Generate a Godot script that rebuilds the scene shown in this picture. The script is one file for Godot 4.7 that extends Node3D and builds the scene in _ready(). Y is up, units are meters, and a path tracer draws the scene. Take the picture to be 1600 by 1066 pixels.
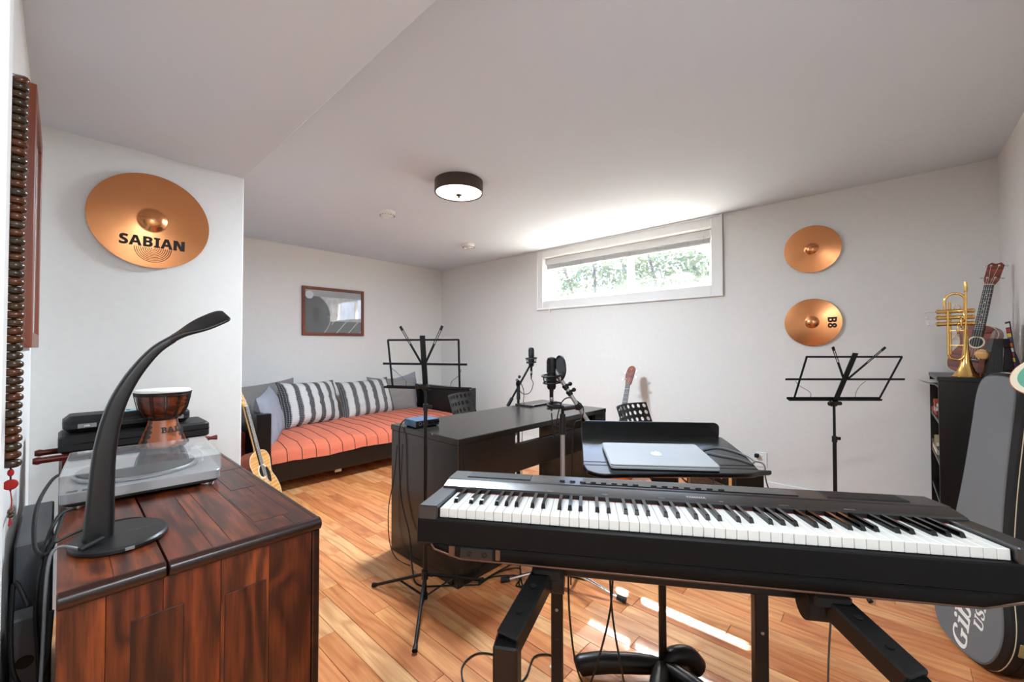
extends Node3D
# A basement music room: digital piano, desk, day bed, chest, instruments. y up, metres.

var M := {}
var names := {}
var sg := 0
var rng := RandomNumberGenerator.new()

# ---------------------------------------------------------------- naming and committing
func numbered(n: String) -> String:
	if not names.has(n):
		names[n] = 0
		return n
	names[n] += 1
	return "%s_%03d" % [n, names[n]]

func mb() -> SurfaceTool:
	var st := SurfaceTool.new()
	st.begin(Mesh.PRIMITIVE_TRIANGLES)
	return st

func mesh_of(st: SurfaceTool) -> ArrayMesh:
	st.generate_normals()
	return st.commit()

func obj(called: String, shape, mat: Material, parent: Node3D = null) -> MeshInstance3D:
	var o := MeshInstance3D.new()
	o.mesh = mesh_of(shape) if shape is SurfaceTool else shape
	o.material_override = mat
	if parent == null:
		o.name = numbered(called)
		add_child(o)
	else:
		o.name = called
		parent.add_child(o, true)
	return o

func tag(o: Node3D, label: String, category: String, group := "") -> Node3D:
	o.set_meta("label", label)
	o.set_meta("category", category)
	if group != "":
		o.set_meta("group", group)
	return o

func thing(called: String, label: String, category: String, at := Vector3.ZERO, turn := 0.0, group := "") -> Node3D:
	var o := Node3D.new()
	o.name = numbered(called)
	add_child(o)
	o.position = at
	o.rotation_degrees.y = turn
	return tag(o, label, category, group)

func struct(called: String, shape, mat: Material, parent: Node3D = null) -> MeshInstance3D:
	var o := obj(called, shape, mat, parent)
	if parent == null:
		o.set_meta("kind", "structure")
	return o

# ---------------------------------------------------------------- shapes
func tri(st: SurfaceTool, a: Vector3, b: Vector3, c: Vector3, ua := Vector2.ZERO, ub := Vector2.ZERO, uc := Vector2.ZERO) -> void:
	st.set_uv(ua); st.add_vertex(a)
	st.set_uv(ub); st.add_vertex(b)
	st.set_uv(uc); st.add_vertex(c)

# a quad whose front looks along "out"
func quad(st: SurfaceTool, a: Vector3, b: Vector3, c: Vector3, d: Vector3, out: Vector3, u := [Vector2.ZERO, Vector2.ZERO, Vector2.ZERO, Vector2.ZERO]) -> void:
	var n := (a - c).cross(a - b)
	if n.length_squared() < 1e-16:
		n = (a - d).cross(a - c)
	if n.dot(out) >= 0.0:
		tri(st, a, b, c, u[0], u[1], u[2]); tri(st, a, c, d, u[0], u[2], u[3])
	else:
		tri(st, a, c, b, u[0], u[2], u[1]); tri(st, a, d, c, u[0], u[3], u[2])

func flat(st: SurfaceTool) -> void:
	st.set_smooth_group(-1)

func smooth(st: SurfaceTool) -> void:
	sg += 1
	st.set_smooth_group(sg)

# box with chamfered edges; g is the axis the grain (u) runs along
func bx(st: SurfaceTool, c: Vector3, s: Vector3, ch := 0.0, g := 0, bs := Basis(), uvo := Vector2.ZERO) -> SurfaceTool:
	flat(st)
	var h := s * 0.5
	var o1 := (g + 1) % 3
	var o2 := (g + 2) % 3
	var put := func(list: Array, out: Vector3):
		var p := []
		var u := []
		for v in list:
			p.append(bs * v + c)
			u.append(Vector2(v[g], v[o1] + v[o2]) + uvo)
		if p.size() == 4:
			quad(st, p[0], p[1], p[2], p[3], bs * out, u)
		else:
			var n: Vector3 = (p[0] - p[2]).cross(p[0] - p[1])
			if n.dot(bs * out) >= 0.0:
				tri(st, p[0], p[1], p[2], u[0], u[1], u[2])
			else:
				tri(st, p[0], p[2], p[1], u[0], u[2], u[1])
	var k := minf(ch, minf(h.x, minf(h.y, h.z)) * 0.95)
	for ax in 3:
		var b := (ax + 1) % 3
		var d := (ax + 2) % 3
		for sgn in [-1.0, 1.0]:
			var q := []
			for e in [[-1, -1], [1, -1], [1, 1], [-1, 1]]:
				var v := Vector3.ZERO
				v[ax] = sgn * h[ax]
				v[b] = e[0] * (h[b] - k)
				v[d] = e[1] * (h[d] - k)
				q.append(v)
			var n := Vector3.ZERO
			n[ax] = sgn
			put.call(q, n)
			if k > 0.0:
				for sb in [-1.0, 1.0]:          # the edges shared by faces ax and b
					var q2 := []
					for e in [[0, -1], [0, 1], [1, 1], [1, -1]]:
						var v := Vector3.ZERO
						v[ax] = sgn * (h[ax] - (k if e[0] == 1 else 0.0))
						v[b] = sb * (h[b] - (0.0 if e[0] == 1 else k))
						v[d] = e[1] * (h[d] - k)
						q2.append(v)
					var n2 := Vector3.ZERO
					n2[ax] = sgn
					n2[b] = sb
					put.call(q2, n2)
	if k > 0.0:
		for sx in [-1.0, 1.0]:
			for sy in [-1.0, 1.0]:
				for sz in [-1.0, 1.0]:
					put.call([Vector3(sx * h.x, sy * (h.y - k), sz * (h.z - k)), Vector3(sx * (h.x - k), sy * h.y, sz * (h.z - k)), Vector3(sx * (h.x - k), sy * (h.y - k), sz * h.z)], Vector3(sx, sy, sz))
	return st

func box(c: Vector3, s: Vector3, ch := 0.0, g := 0, bs := Basis(), uvo := Vector2.ZERO) -> SurfaceTool:
	return bx(mb(), c, s, ch, g, bs, uvo)

# box given by its two corners
func bb(st: SurfaceTool, a: Vector3, b: Vector3, ch := 0.0, g := 0, uvo := Vector2.ZERO) -> SurfaceTool:
	return bx(st, (a + b) * 0.5, (b - a).abs(), ch, g, Basis(), uvo)

# bar of rectangular section from a to b: width w across "side", thickness t
func bar(st: SurfaceTool, a: Vector3, b: Vector3, w: float, t: float, side := Vector3.RIGHT, ch := 0.0) -> SurfaceTool:
	var y := (b - a).normalized()
	var z := side.cross(y)
	if z.length() < 1e-4:
		z = Vector3.FORWARD.cross(y)
	z = z.normalized()
	var x := y.cross(z)
	return bx(st, (a + b) * 0.5, Vector3(w, (b - a).length(), t), ch, 1, Basis(x, y, z))

# swept round tube through points, radius r or one per point in rr
func tube(st: SurfaceTool, pts: Array, r: float, n := 8, rr := [], caps := true, sy := 1.0) -> SurfaceTool:
	var m := pts.size()
	var rings := []
	var nrm := Vector3.ZERO
	var along := 0.0
	var us := []
	for i in m:
		var t: Vector3 = (pts[mini(i + 1, m - 1)] - pts[maxi(i - 1, 0)]).normalized()
		if i == 0:
			nrm = t.cross(Vector3.UP)
			if nrm.length() < 0.1:
				nrm = t.cross(Vector3.RIGHT)
			nrm = nrm.normalized()
		else:
			along += pts[i].distance_to(pts[i - 1])
			nrm = (nrm - t * nrm.dot(t)).normalized()
		us.append(along)
		var bn := t.cross(nrm)
		var ring := []
		var rad: float = rr[i] if rr.size() > i else r
		for k in n:
			var a := TAU * k / n
			ring.append(pts[i] + nrm * cos(a) * rad + bn * sin(a) * rad * sy)
		rings.append(ring)
	return loft(st, rings, caps, caps, us)

# skin over rings of equal count, closed round
func loft(st: SurfaceTool, rings: Array, cap0 := true, cap1 := true, us := [], closed := true) -> SurfaceTool:
	smooth(st)
	var n: int = rings[0].size()
	for i in rings.size() - 1:
		var c0 := Vector3.ZERO
		for k in n:
			c0 += rings[i][k] + rings[i + 1][k]
		c0 /= 2.0 * n
		var u0: float = us[i] if us.size() > i else float(i) / (rings.size() - 1)
		var u1: float = us[i + 1] if us.size() > i else float(i + 1) / (rings.size() - 1)
		for k in (n if closed else n - 1):
			var k2 := (k + 1) % n
			var a: Vector3 = rings[i][k]
			var b: Vector3 = rings[i][k2]
			var c: Vector3 = rings[i + 1][k2]
			var d: Vector3 = rings[i + 1][k]
			quad(st, a, b, c, d, (a + b + c + d) * 0.25 - c0, [Vector2(u0, float(k) / n), Vector2(u0, float(k + 1) / n), Vector2(u1, float(k + 1) / n), Vector2(u1, float(k) / n)])
	flat(st)
	for e in [[cap0, 0, 1], [cap1, rings.size() - 1, rings.size() - 2]]:
		if e[0]:
			var mid := Vector3.ZERO
			var oth := Vector3.ZERO
			for k in n:
				mid += rings[e[1]][k] / n
				oth += rings[e[2]][k] / n
			for k in n:
				quad(st, mid, rings[e[1]][k], rings[e[1]][(k + 1) % n], rings[e[1]][(k + 1) % n], mid - oth)
	return st

func cyl(st: SurfaceTool, a: Vector3, b: Vector3, r0: float, r1 := -1.0, n := 14) -> SurfaceTool:
	return tube(st, [a, b], r0, n, [r0, r0 if r1 < 0.0 else r1])

# profile of (radius, height) turned about y
func lathe(st: SurfaceTool, prof: Array, n := 28, xf := Transform3D(), crease := 0.6) -> SurfaceTool:
	smooth(st)
	var total := 0.0
	for i in prof.size() - 1:
		total += prof[i].distance_to(prof[i + 1])
	var run := 0.0
	for i in prof.size() - 1:
		var p: Vector2 = prof[i]
		var q: Vector2 = prof[i + 1]
		if i > 0 and absf((q - p).angle_to(p - prof[i - 1])) > crease:
			smooth(st)
		var nx := Vector2(q.y - p.y, p.x - q.x)
		var v0 := run / total
		run += p.distance_to(q)
		var v1 := run / total
		for k in n:
			var a0 := TAU * k / n
			var a1 := TAU * (k + 1) / n
			var am := (a0 + a1) * 0.5
			var d0 := Vector3(cos(a0), 0, sin(a0))
			var d1 := Vector3(cos(a1), 0, sin(a1))
			var y := Vector3.UP
			var out := xf.basis * (Vector3(cos(am), 0, sin(am)) * nx.x + y * nx.y)
			quad(st, xf * (d0 * p.x + y * p.y), xf * (d1 * p.x + y * p.y), xf * (d1 * q.x + y * q.y), xf * (d0 * q.x + y * q.y), out,
				[Vector2(float(k) / n, v0), Vector2(float(k + 1) / n, v0), Vector2(float(k + 1) / n, v1), Vector2(float(k) / n, v1)])
	return st

# outline in x,y pushed from z0 to z1, edges chamfered by ch, then placed by xf
func extr(st: SurfaceTool, poly: PackedVector2Array, z0: float, z1: float, xf := Transform3D(), ch := 0.0, crease := 0.5) -> SurfaceTool:
	var p := poly
	if Geometry2D.is_polygon_clockwise(p):
		p.reverse()
	var n := p.size()
	var ins := PackedVector2Array()
	for i in n:
		var e0 := (p[i] - p[(i + n - 1) % n]).normalized()
		var e1 := (p[(i + 1) % n] - p[i]).normalized()
		var nb := Vector2(-e0.y, e0.x) + Vector2(-e1.y, e1.x)
		nb = nb.normalized() if nb.length() > 1e-5 else Vector2(-e0.y, e0.x)
		ins.append(p[i] + nb * ch / maxf(0.5, nb.dot(Vector2(-e0.y, e0.x))))
	var tr := Geometry2D.triangulate_polygon(ins if ch > 0.0 else p)
	flat(st)
	for side in [0, 1]:
		var z := z1 if side else z0
		var out: Vector3 = xf.basis * Vector3(0, 0, 1 if side else -1)
		for i in range(0, tr.size(), 3):
			var q := []
			var u := []
			for j in 3:
				var w: Vector2 = ins[tr[i + j]] if ch > 0.0 else p[tr[i + j]]
				q.append(xf * Vector3(w.x, w.y, z)); u.append(w)
			if ((q[0] - q[2]).cross(q[0] - q[1])).dot(out) >= 0.0:
				tri(st, q[0], q[1], q[2], u[0], u[1], u[2])
			else:
				tri(st, q[0], q[2], q[1], u[0], u[2], u[1])
	var lv := [[p, z0 + ch], [p, z1 - ch]]
	if ch > 0.0:
		lv = [[ins, z0], [p, z0 + ch], [p, z1 - ch], [ins, z1]]
	for l in lv.size() - 1:
		smooth(st)
		for i in n:
			var j := (i + 1) % n
			var d0 := p[i] - p[(i + n - 1) % n]
			var d1 := p[j] - p[i]
			if absf(d0.angle_to(d1)) > crease:
				smooth(st)
			var A: PackedVector2Array = lv[l][0]
			var B: PackedVector2Array = lv[l + 1][0]
			var za: float = lv[l][1]
			var zb: float = lv[l + 1][1]
			var out: Vector3 = xf.basis * Vector3(d1.y, -d1.x, (za + zb - z0 - z1) * 0.05)
			quad(st, xf * Vector3(A[i].x, A[i].y, za), xf * Vector3(A[j].x, A[j].y, za), xf * Vector3(B[j].x, B[j].y, zb), xf * Vector3(B[i].x, B[i].y, zb), out, [A[i], A[j], B[j], B[i]])
	return st

# surface from f(u, v); flip turns its front over
func sheet(st: SurfaceTool, f: Callable, nu: int, nv: int, flip := false) -> SurfaceTool:
	smooth(st)
	var g := []
	for i in nu + 1:
		var row := []
		for j in nv + 1:
			row.append(f.call(float(i) / nu, float(j) / nv))
		g.append(row)
	for i in nu:
		for j in nv:
			var a: Vector3 = g[i][j]
			var b: Vector3 = g[i + 1][j]
			var c: Vector3 = g[i + 1][j + 1]
			var d: Vector3 = g[i][j + 1]
			var u := [Vector2(float(i) / nu, float(j) / nv), Vector2(float(i + 1) / nu, float(j) / nv), Vector2(float(i + 1) / nu, float(j + 1) / nv), Vector2(float(i) / nu, float(j + 1) / nv)]
			if flip:
				tri(st, a, b, c, u[0], u[1], u[2]); tri(st, a, c, d, u[0], u[2], u[3])
			else:
				tri(st, a, c, b, u[0], u[2], u[1]); tri(st, a, d, c, u[0], u[3], u[2])
	return st

# smooth curve through points
func curve(pts: Array, n := 6) -> Array:
	var out := []
	var m := pts.size()
	for i in m - 1:
		var p0: Vector3 = pts[maxi(i - 1, 0)]
		var p1: Vector3 = pts[i]
		var p2: Vector3 = pts[i + 1]
		var p3: Vector3 = pts[mini(i + 2, m - 1)]
		for k in n:
			var t := float(k) / n
			out.append(0.5 * (2.0 * p1 + (p2 - p0) * t + (2.0 * p0 - 5.0 * p1 + 4.0 * p2 - p3) * t * t + (3.0 * p1 - p0 - 3.0 * p2 + p3) * t * t * t))
	out.append(pts[m - 1])
	return out

func curve2(pts: Array, n := 5, closed := true) -> PackedVector2Array:
	var out := PackedVector2Array()
	var m := pts.size()
	for i in (m if closed else m - 1):
		var p0: Vector2 = pts[(i + m - 1) % m] if closed else pts[maxi(i - 1, 0)]
		var p1: Vector2 = pts[i]
		var p2: Vector2 = pts[(i + 1) % m]
		var p3: Vector2 = pts[(i + 2) % m] if closed else pts[mini(i + 2, m - 1)]
		for k in n:
			var t := float(k) / n
			out.append(0.5 * (2.0 * p1 + (p2 - p0) * t + (2.0 * p0 - 5.0 * p1 + 4.0 * p2 - p3) * t * t + (3.0 * p1 - p0 - 3.0 * p2 + p3) * t * t * t))
	if not closed:
		out.append(pts[m - 1])
	return out

func rrect(x0: float, y0: float, x1: float, y1: float, r: float, n := 4) -> PackedVector2Array:
	var p := PackedVector2Array()
	for c in [[x1 - r, y1 - r, 0.0], [x0 + r, y1 - r, 0.25], [x0 + r, y0 + r, 0.5], [x1 - r, y0 + r, 0.75]]:
		for k in n + 1:
			var a: float = TAU * (c[2] + 0.25 * k / n)
			p.append(Vector2(c[0] + cos(a) * r, c[1] + sin(a) * r))
	return p

func oval(rx: float, ry: float, n := 28, c := Vector2.ZERO) -> PackedVector2Array:
	var p := PackedVector2Array()
	for k in n:
		p.append(c + Vector2(cos(TAU * k / n) * rx, sin(TAU * k / n) * ry))
	return p

func ball(st: SurfaceTool, c: Vector3, r: Vector3, n := 12, bs := Basis()) -> SurfaceTool:
	var prof := []
	for i in n / 2 + 1:
		var a := -PI / 2 + PI * i / (n / 2)
		prof.append(Vector2(cos(a), sin(a)))
	return lathe(st, prof, n, Transform3D(bs * Basis.from_scale(r), c), 9.0)

func ring(st: SurfaceTool, c: Vector3, R: float, r: float, bs := Basis(), n := 28, k := 6, a0 := 0.0, a1 := TAU) -> SurfaceTool:
	var pts := []
	for i in n + 1:
		var a := a0 + (a1 - a0) * i / n
		pts.append(c + bs * Vector3(cos(a) * R, 0, sin(a) * R))
	return tube(st, pts, r, k, [], a1 - a0 < TAU - 0.01)

# raised lettering, in the x,y plane facing +z, letters "depth" thick, centred
func letters(text: String, height: float, depth: float, font := "Droid Sans", bold := false, italic := false) -> TextMesh:
	var t := TextMesh.new()
	var f := SystemFont.new()
	f.font_names = PackedStringArray([font])
	f.font_weight = 700 if bold else 400
	f.font_italic = italic
	var fv := FontVariation.new()
	fv.base_font = f
	fv.variation_embolden = 0.5 if bold and not italic else 0.0
	t.font = fv
	t.text = text
	t.font_size = 32
	t.pixel_size = height / 23.0
	t.depth = depth
	t.curve_step = 1.0
	return t

# ---------------------------------------------------------------- materials
func mat(col: Color, rough := 0.6, metal := 0.0) -> StandardMaterial3D:
	var m := StandardMaterial3D.new()
	m.albedo_color = col
	m.roughness = rough
	m.metallic = metal
	return m

func noise(seed_: int, freq: float, oct := 3) -> FastNoiseLite:
	var n := FastNoiseLite.new()
	n.noise_type = FastNoiseLite.TYPE_SIMPLEX_SMOOTH
	n.seed = seed_
	n.frequency = freq
	n.fractal_octaves = oct
	return n

# a picture computed pixel by pixel: f(x 0..1, y 0..1) -> Color
func picture(w: int, h: int, f: Callable) -> ImageTexture:
	var im := Image.create(w, h, false, Image.FORMAT_RGB8)
	for y in h:
		for x in w:
			im.set_pixel(x, y, f.call((x + 0.5) / w, (y + 0.5) / h))
	return ImageTexture.create_from_image(im)

# long grain along u: rings bent by slow noise, fine pores, both seamless
func wood_tex(seed_: int, dark: Color, light: Color, rings: float, bend: float, pores: float, w := 512, h := 256) -> ImageTexture:
	var slow := noise(seed_, 0.05, 2).get_seamless_image(w / 16, h / 4)
	slow.resize(w, h, Image.INTERPOLATE_CUBIC)
	var mid := noise(seed_ + 1, 0.12, 3).get_seamless_image(w / 16, h)
	mid.resize(w, h, Image.INTERPOLATE_BILINEAR)
	var fine := noise(seed_ + 2, 0.4, 2).get_seamless_image(w / 16, h)
	fine.resize(w, h, Image.INTERPOLATE_BILINEAR)
	var a := slow.get_data()
	var b := mid.get_data()
	var c := fine.get_data()
	var out := PackedByteArray()
	out.resize(w * h * 3)
	for y in h:
		for x in w:
			var i := y * w + x
			var s := a[i] / 255.0
			var t := sin((float(y) / h * rings + s * bend) * TAU) * 0.5 + 0.5
			t = pow(t, 0.7)
			var pore: float = c[i] / 255.0
			var k := clampf(0.15 + 0.55 * t + 0.5 * (b[i] / 255.0 - 0.5) - pores * maxf(0.0, pore - 0.55) * 2.5, 0.0, 1.0)
			var col := dark.lerp(light, k)
			out[i * 3] = int(col.r * 255.0)
			out[i * 3 + 1] = int(col.g * 255.0)
			out[i * 3 + 2] = int(col.b * 255.0)
	return ImageTexture.create_from_image(Image.create_from_data(w, h, false, Image.FORMAT_RGB8, out))

func mottled(seed_: int, freq: float, a: Color, b: Color, oct := 4, size := 256) -> NoiseTexture2D:
	var t := NoiseTexture2D.new()
	t.width = size
	t.height = size
	t.seamless = true
	t.noise = noise(seed_, freq, oct)
	var g := Gradient.new()
	g.set_color(0, a)
	g.set_color(1, b)
	t.color_ramp = g
	return t

func bump(m: StandardMaterial3D, seed_: int, freq: float, cm: float, scale := 1.0) -> StandardMaterial3D:
	m.heightmap_enabled = true
	m.heightmap_scale = cm
	m.heightmap_texture = mottled(seed_, freq, Color.BLACK, Color.WHITE, 3)
	return m

func tri_map(m: StandardMaterial3D, scale: Vector3, world := false) -> StandardMaterial3D:
	m.uv1_triplanar = true
	m.uv1_world_triplanar = world
	m.uv1_scale = scale
	return m

func wood_mat(tex: Texture2D, tint: Color, rough: float, scale := Vector3(0.7, 4.0, 1.0)) -> StandardMaterial3D:
	var m := mat(tint, rough)
	m.albedo_texture = tex
	m.uv1_scale = scale
	return m

func make_materials() -> void:
	M.wall = tri_map(mat(Color(0.90, 0.895, 0.88), 0.85), Vector3.ONE * 1.5, true)
	M.wall.albedo_texture = mottled(3, 0.05, Color(0.985, 0.985, 0.985), Color.WHITE)
	M.ceiling = mat(Color(0.855, 0.885, 0.915), 0.9)
	M.trim = mat(Color(0.92, 0.92, 0.91), 0.6)
	M.trim.metallic_specular = 0.3
	M.white_plastic = mat(Color(0.92, 0.92, 0.9), 0.4)
	M.glass = mat(Color(0.95, 1.0, 0.98, 0.06), 0.03)
	M.glass.transparency = BaseMaterial3D.TRANSPARENCY_ALPHA
	M.acrylic = mat(Color(0.93, 0.95, 0.95, 0.07), 0.03)
	M.acrylic.transparency = BaseMaterial3D.TRANSPARENCY_ALPHA
	var oak := wood_tex(11, Color(0.74, 0.54, 0.39), Color(0.90, 0.74, 0.57), 3.0, 2.5, 0.4)
	M.oak = []
	for c in [Color(1.0, 0.90, 0.80), Color(0.98, 0.82, 0.70), Color(1.0, 0.95, 0.87), Color(0.92, 0.76, 0.63), Color(0.98, 0.86, 0.73), Color(0.90, 0.72, 0.60)]:
		var m := wood_mat(oak, c, 0.34, Vector3(0.75, 2.6, 1.0))
		m.clearcoat_enabled = true
		m.metallic_specular = 0.3
		m.clearcoat = 0.32
		m.clearcoat_roughness = 0.045
		M.oak.append(m)
	var pine := wood_tex(21, Color(0.22, 0.10, 0.05), Color(0.58, 0.31, 0.16), 3.0, 2.2, 0.5)
	M.chest = []
	for c in [Color(0.92, 0.84, 0.78), Color(0.74, 0.64, 0.58), Color(1.0, 0.92, 0.84), Color(0.62, 0.54, 0.50), Color(0.84, 0.72, 0.66)]:
		M.chest.append(wood_mat(pine, c, 0.36, Vector3(0.9, 2.2, 1.0)))
	M.chest_edge = wood_mat(pine, Color(0.42, 0.36, 0.36), 0.32)
	M.groove = mat(Color(0.05, 0.03, 0.02), 0.7)
	M.brown_wood = wood_mat(wood_tex(31, Color(0.36, 0.15, 0.07), Color(0.58, 0.27, 0.13), 3.0, 3.0, 0.3, 256, 128), Color(1, 1, 1), 0.38)
	M.mahogany = wood_mat(wood_tex(41, Color(0.40, 0.17, 0.11), Color(0.62, 0.33, 0.24), 5.0, 2.0, 0.5, 256, 128), Color(1, 1, 1), 0.35)
	M.spruce = wood_mat(wood_tex(51, Color(0.78, 0.56, 0.32), Color(0.92, 0.74, 0.48), 9.0, 1.0, 0.1, 256, 128), Color(1, 1, 1), 0.25)
	M.amber_wood = wood_mat(wood_tex(61, Color(0.52, 0.17, 0.05), Color(0.82, 0.38, 0.14), 3.0, 3.0, 0.3, 256, 128), Color(1, 1, 1), 0.2)
	M.fretboard = wood_mat(wood_tex(71, Color(0.10, 0.055, 0.035), Color(0.22, 0.12, 0.08), 5.0, 1.0, 0.4, 256, 128), Color(1, 1, 1), 0.45)
	M.black_wood = wood_mat(wood_tex(81, Color(0.035, 0.032, 0.03), Color(0.075, 0.068, 0.062), 6.0, 2.0, 0.5, 256, 128), Color(1, 1, 1), 0.33)
	M.desk_wood = wood_mat(wood_tex(91, Color(0.10, 0.092, 0.085), Color(0.17, 0.158, 0.145), 8.0, 2.0, 0.5, 256, 128), Color(1, 1, 1), 0.22)
	M.black = mat(Color(0.025, 0.025, 0.027), 0.5)
	M.black_plastic = mat(Color(0.055, 0.056, 0.06), 0.38)
	M.black_gloss = mat(Color(0.025, 0.025, 0.027), 0.12)
	M.black_metal = mat(Color(0.045, 0.045, 0.047), 0.36, 0.2)
	M.black_rubber = mat(Color(0.03, 0.03, 0.032), 0.65)
	M.piano_body = mat(Color(0.045, 0.045, 0.047), 0.5)
	M.piano_body.metallic_specular = 0.28

	M.piano_top = mat(Color(0.045, 0.045, 0.047), 0.3)
	M.piano_top.metallic_specular = 0.7
	M.white_key = mat(Color(0.83, 0.83, 0.81), 0.2)
	M.black_key = mat(Color(0.02, 0.02, 0.022), 0.1)
	M.chrome = mat(Color(0.86, 0.86, 0.87), 0.14, 1.0)
	M.steel = mat(Color(0.62, 0.63, 0.64), 0.3, 0.9)
	M.silver = mat(Color(0.70, 0.71, 0.72), 0.36, 0.6)
	M.laptop = mat(Color(0.66, 0.68, 0.69), 0.5, 0.3)
	M.brass = mat(Color(0.90, 0.74, 0.45), 0.16, 1.0)
	M.bronze = mat(Color(0.88, 0.60, 0.40), 0.25, 1.0)
	M.red = mat(Color(0.62, 0.08, 0.06), 0.8)
	M.felt_red = mat(Color(0.40, 0.06, 0.05), 0.9)
	M.ink = mat(Color(0.04, 0.03, 0.03), 0.6)
	M.latch_gold = mat(Color(0.78, 0.70, 0.48), 0.35, 0.7)
	M.nylon = mat(Color(0.85, 0.84, 0.80), 0.4)
	M.emblem = mat(Color(0.97, 0.97, 0.97), 0.2)
	M.tube_bronze = mat(Color(0.10, 0.085, 0.075), 0.35, 0.5)
	M.paper = mat(Color(0.90, 0.89, 0.86), 0.8)
	M.cream = mat(Color(0.90, 0.84, 0.72), 0.5)

# ================================================================ the scene
func _ready() -> void:
	rng.seed = 20
	# camera
	var cam := Camera3D.new()
	cam.name = "camera"
	cam.fov = 79.31
	cam.near = 0.02
	add_child(cam)
	cam.position = Vector3(0, 1.17, 0)
	cam.rotation_degrees = Vector3(1.0, -47.62, 0)
	cam.current = true
	# sky and exposure
	var env := Environment.new()
	env.background_mode = Environment.BG_SKY
	env.sky = Sky.new()
	var sm := ProceduralSkyMaterial.new()
	sm.sky_top_color = Color(0.50, 0.66, 0.90)
	sm.sky_horizon_color = Color(0.86, 0.91, 0.96)
	sm.ground_bottom_color = Color(0.5, 0.5, 0.47)
	sm.ground_horizon_color = Color(0.80, 0.82, 0.82)
	sm.energy_multiplier = SKY
	env.sky.sky_material = sm
	env.tonemap_mode = Environment.TONE_MAPPER_LINEAR
	env.tonemap_exposure = EXPOSURE
	env.sdfgi_enabled = true
	env.ssao_enabled = true
	env.ssil_enabled = true
	var we := WorldEnvironment.new()
	we.name = "environment"
	we.environment = env
	add_child(we)
	# sun, high behind the garden, comes in under the eave as one thin stripe on the floor
	var sun := DirectionalLight3D.new()
	sun.name = "sun"
	sun.light_color = Color(1.0, 0.97, 0.93)
	sun.light_energy = SUN
	sun.light_angular_distance = 0.5
	sun.shadow_enabled = true
	add_child(sun)
	sun.look_at_from_position(Vector3.ZERO, Vector3(-2.16, -1.87, 1.075))

	make_materials()
	build_room()
	build_window()
	build_garden()
	build_hall()
	build_ceiling_lights()
	build_day_bed()
	build_desk()
	build_piano()
	build_chest()
	build_chest_things()
	build_left_wall_things()
	build_stands()
	build_table()
	build_bookcase()
	build_cases()
	build_far_things()
	build_wall_discs()
	build_cables()

const EXPOSURE := 2.0
const SKY := 6.0
const SUN := 26.0

const WX := 3.85      # window wall
const FZ := -4.95     # far wall
const NZ := 0.51      # near wall
const LX := -0.085    # left wall
const CH := 2.335     # ceiling

func build_room() -> void:
	struct("wall_far", box(Vector3(1.9, 1.2, FZ - 0.075), Vector3(4.3, 2.6, 0.15)), M.wall)
	struct("wall_near", box(Vector3(1.9, 1.2, NZ + 0.075), Vector3(4.3, 2.6, 0.15)), M.wall)
	struct("wall_corner", bb(mb(), Vector3(LX - 0.12, -0.1, FZ), Vector3(0.687, CH + 0.1, -2.68), 0.004), M.wall)
	# left wall with the doorway the camera stands beside
	var l := mb()
	bb(l, Vector3(LX - 0.12, -0.1, -2.68), Vector3(LX, CH + 0.1, -1.08))
	bb(l, Vector3(LX - 0.12, -0.1, 0.2), Vector3(LX, CH + 0.1, NZ))
	bb(l, Vector3(LX - 0.12, 2.03, -1.08), Vector3(LX, CH + 0.1, 0.2))
	struct("wall_left", l, M.wall)
	# wall with the window opening: z -3.015 .. -1.127, y 1.715 .. 2.245
	var w := mb()
	bb(w, Vector3(WX, -0.1, FZ), Vector3(WX + 0.2, CH + 0.1, -3.015))
	bb(w, Vector3(WX, -0.1, -1.127), Vector3(WX + 0.2, CH + 0.1, NZ + 0.15))
	bb(w, Vector3(WX, -0.1, -3.015), Vector3(WX + 0.2, 1.715, -1.127))
	bb(w, Vector3(WX, 2.245, -3.015), Vector3(WX + 0.2, CH + 0.1, -1.127))
	struct("wall_window", w, M.wall)
	struct("ceiling", bb(mb(), Vector3(LX - 0.12, CH, FZ - 0.1), Vector3(WX + 0.2, CH + 0.15, NZ + 0.15)), M.ceiling)
	struct("ceiling_soffit", bb(mb(), Vector3(LX - 0.1, 2.13, -2.7), Vector3(0.687, CH + 0.02, NZ + 0.05), 0.003), M.ceiling)
	# baseboards
	var t := [["far", Vector3(0.687, 0, FZ), Vector3(WX, 0.1, FZ + 0.014)], ["window", Vector3(WX - 0.014, 0, FZ), Vector3(WX, 0.1, NZ)], ["near", Vector3(LX, 0, NZ - 0.014), Vector3(WX, 0.1, NZ)], ["left", Vector3(LX, 0, -2.68), Vector3(LX + 0.014, 0.1, -1.16)]]
	for b in t:
		struct("baseboard_" + b[0], bb(mb(), b[1], b[2], 0.004), M.trim)
	# door casing on the left wall, just at the edge of the picture
	struct("trim_1", bb(mb(), Vector3(LX - 0.13, 0, -1.16), Vector3(LX + 0.02, 2.1, -1.08), 0.004), M.trim)
	struct("trim_2", bb(mb(), Vector3(LX - 0.13, 0, 0.2), Vector3(LX + 0.02, 2.1, 0.28), 0.004), M.trim)
	struct("trim_3", bb(mb(), Vector3(LX - 0.13, 2.03, -1.08), Vector3(LX + 0.02, 2.1, 0.2), 0.004), M.trim)
	build_floor()

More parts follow.
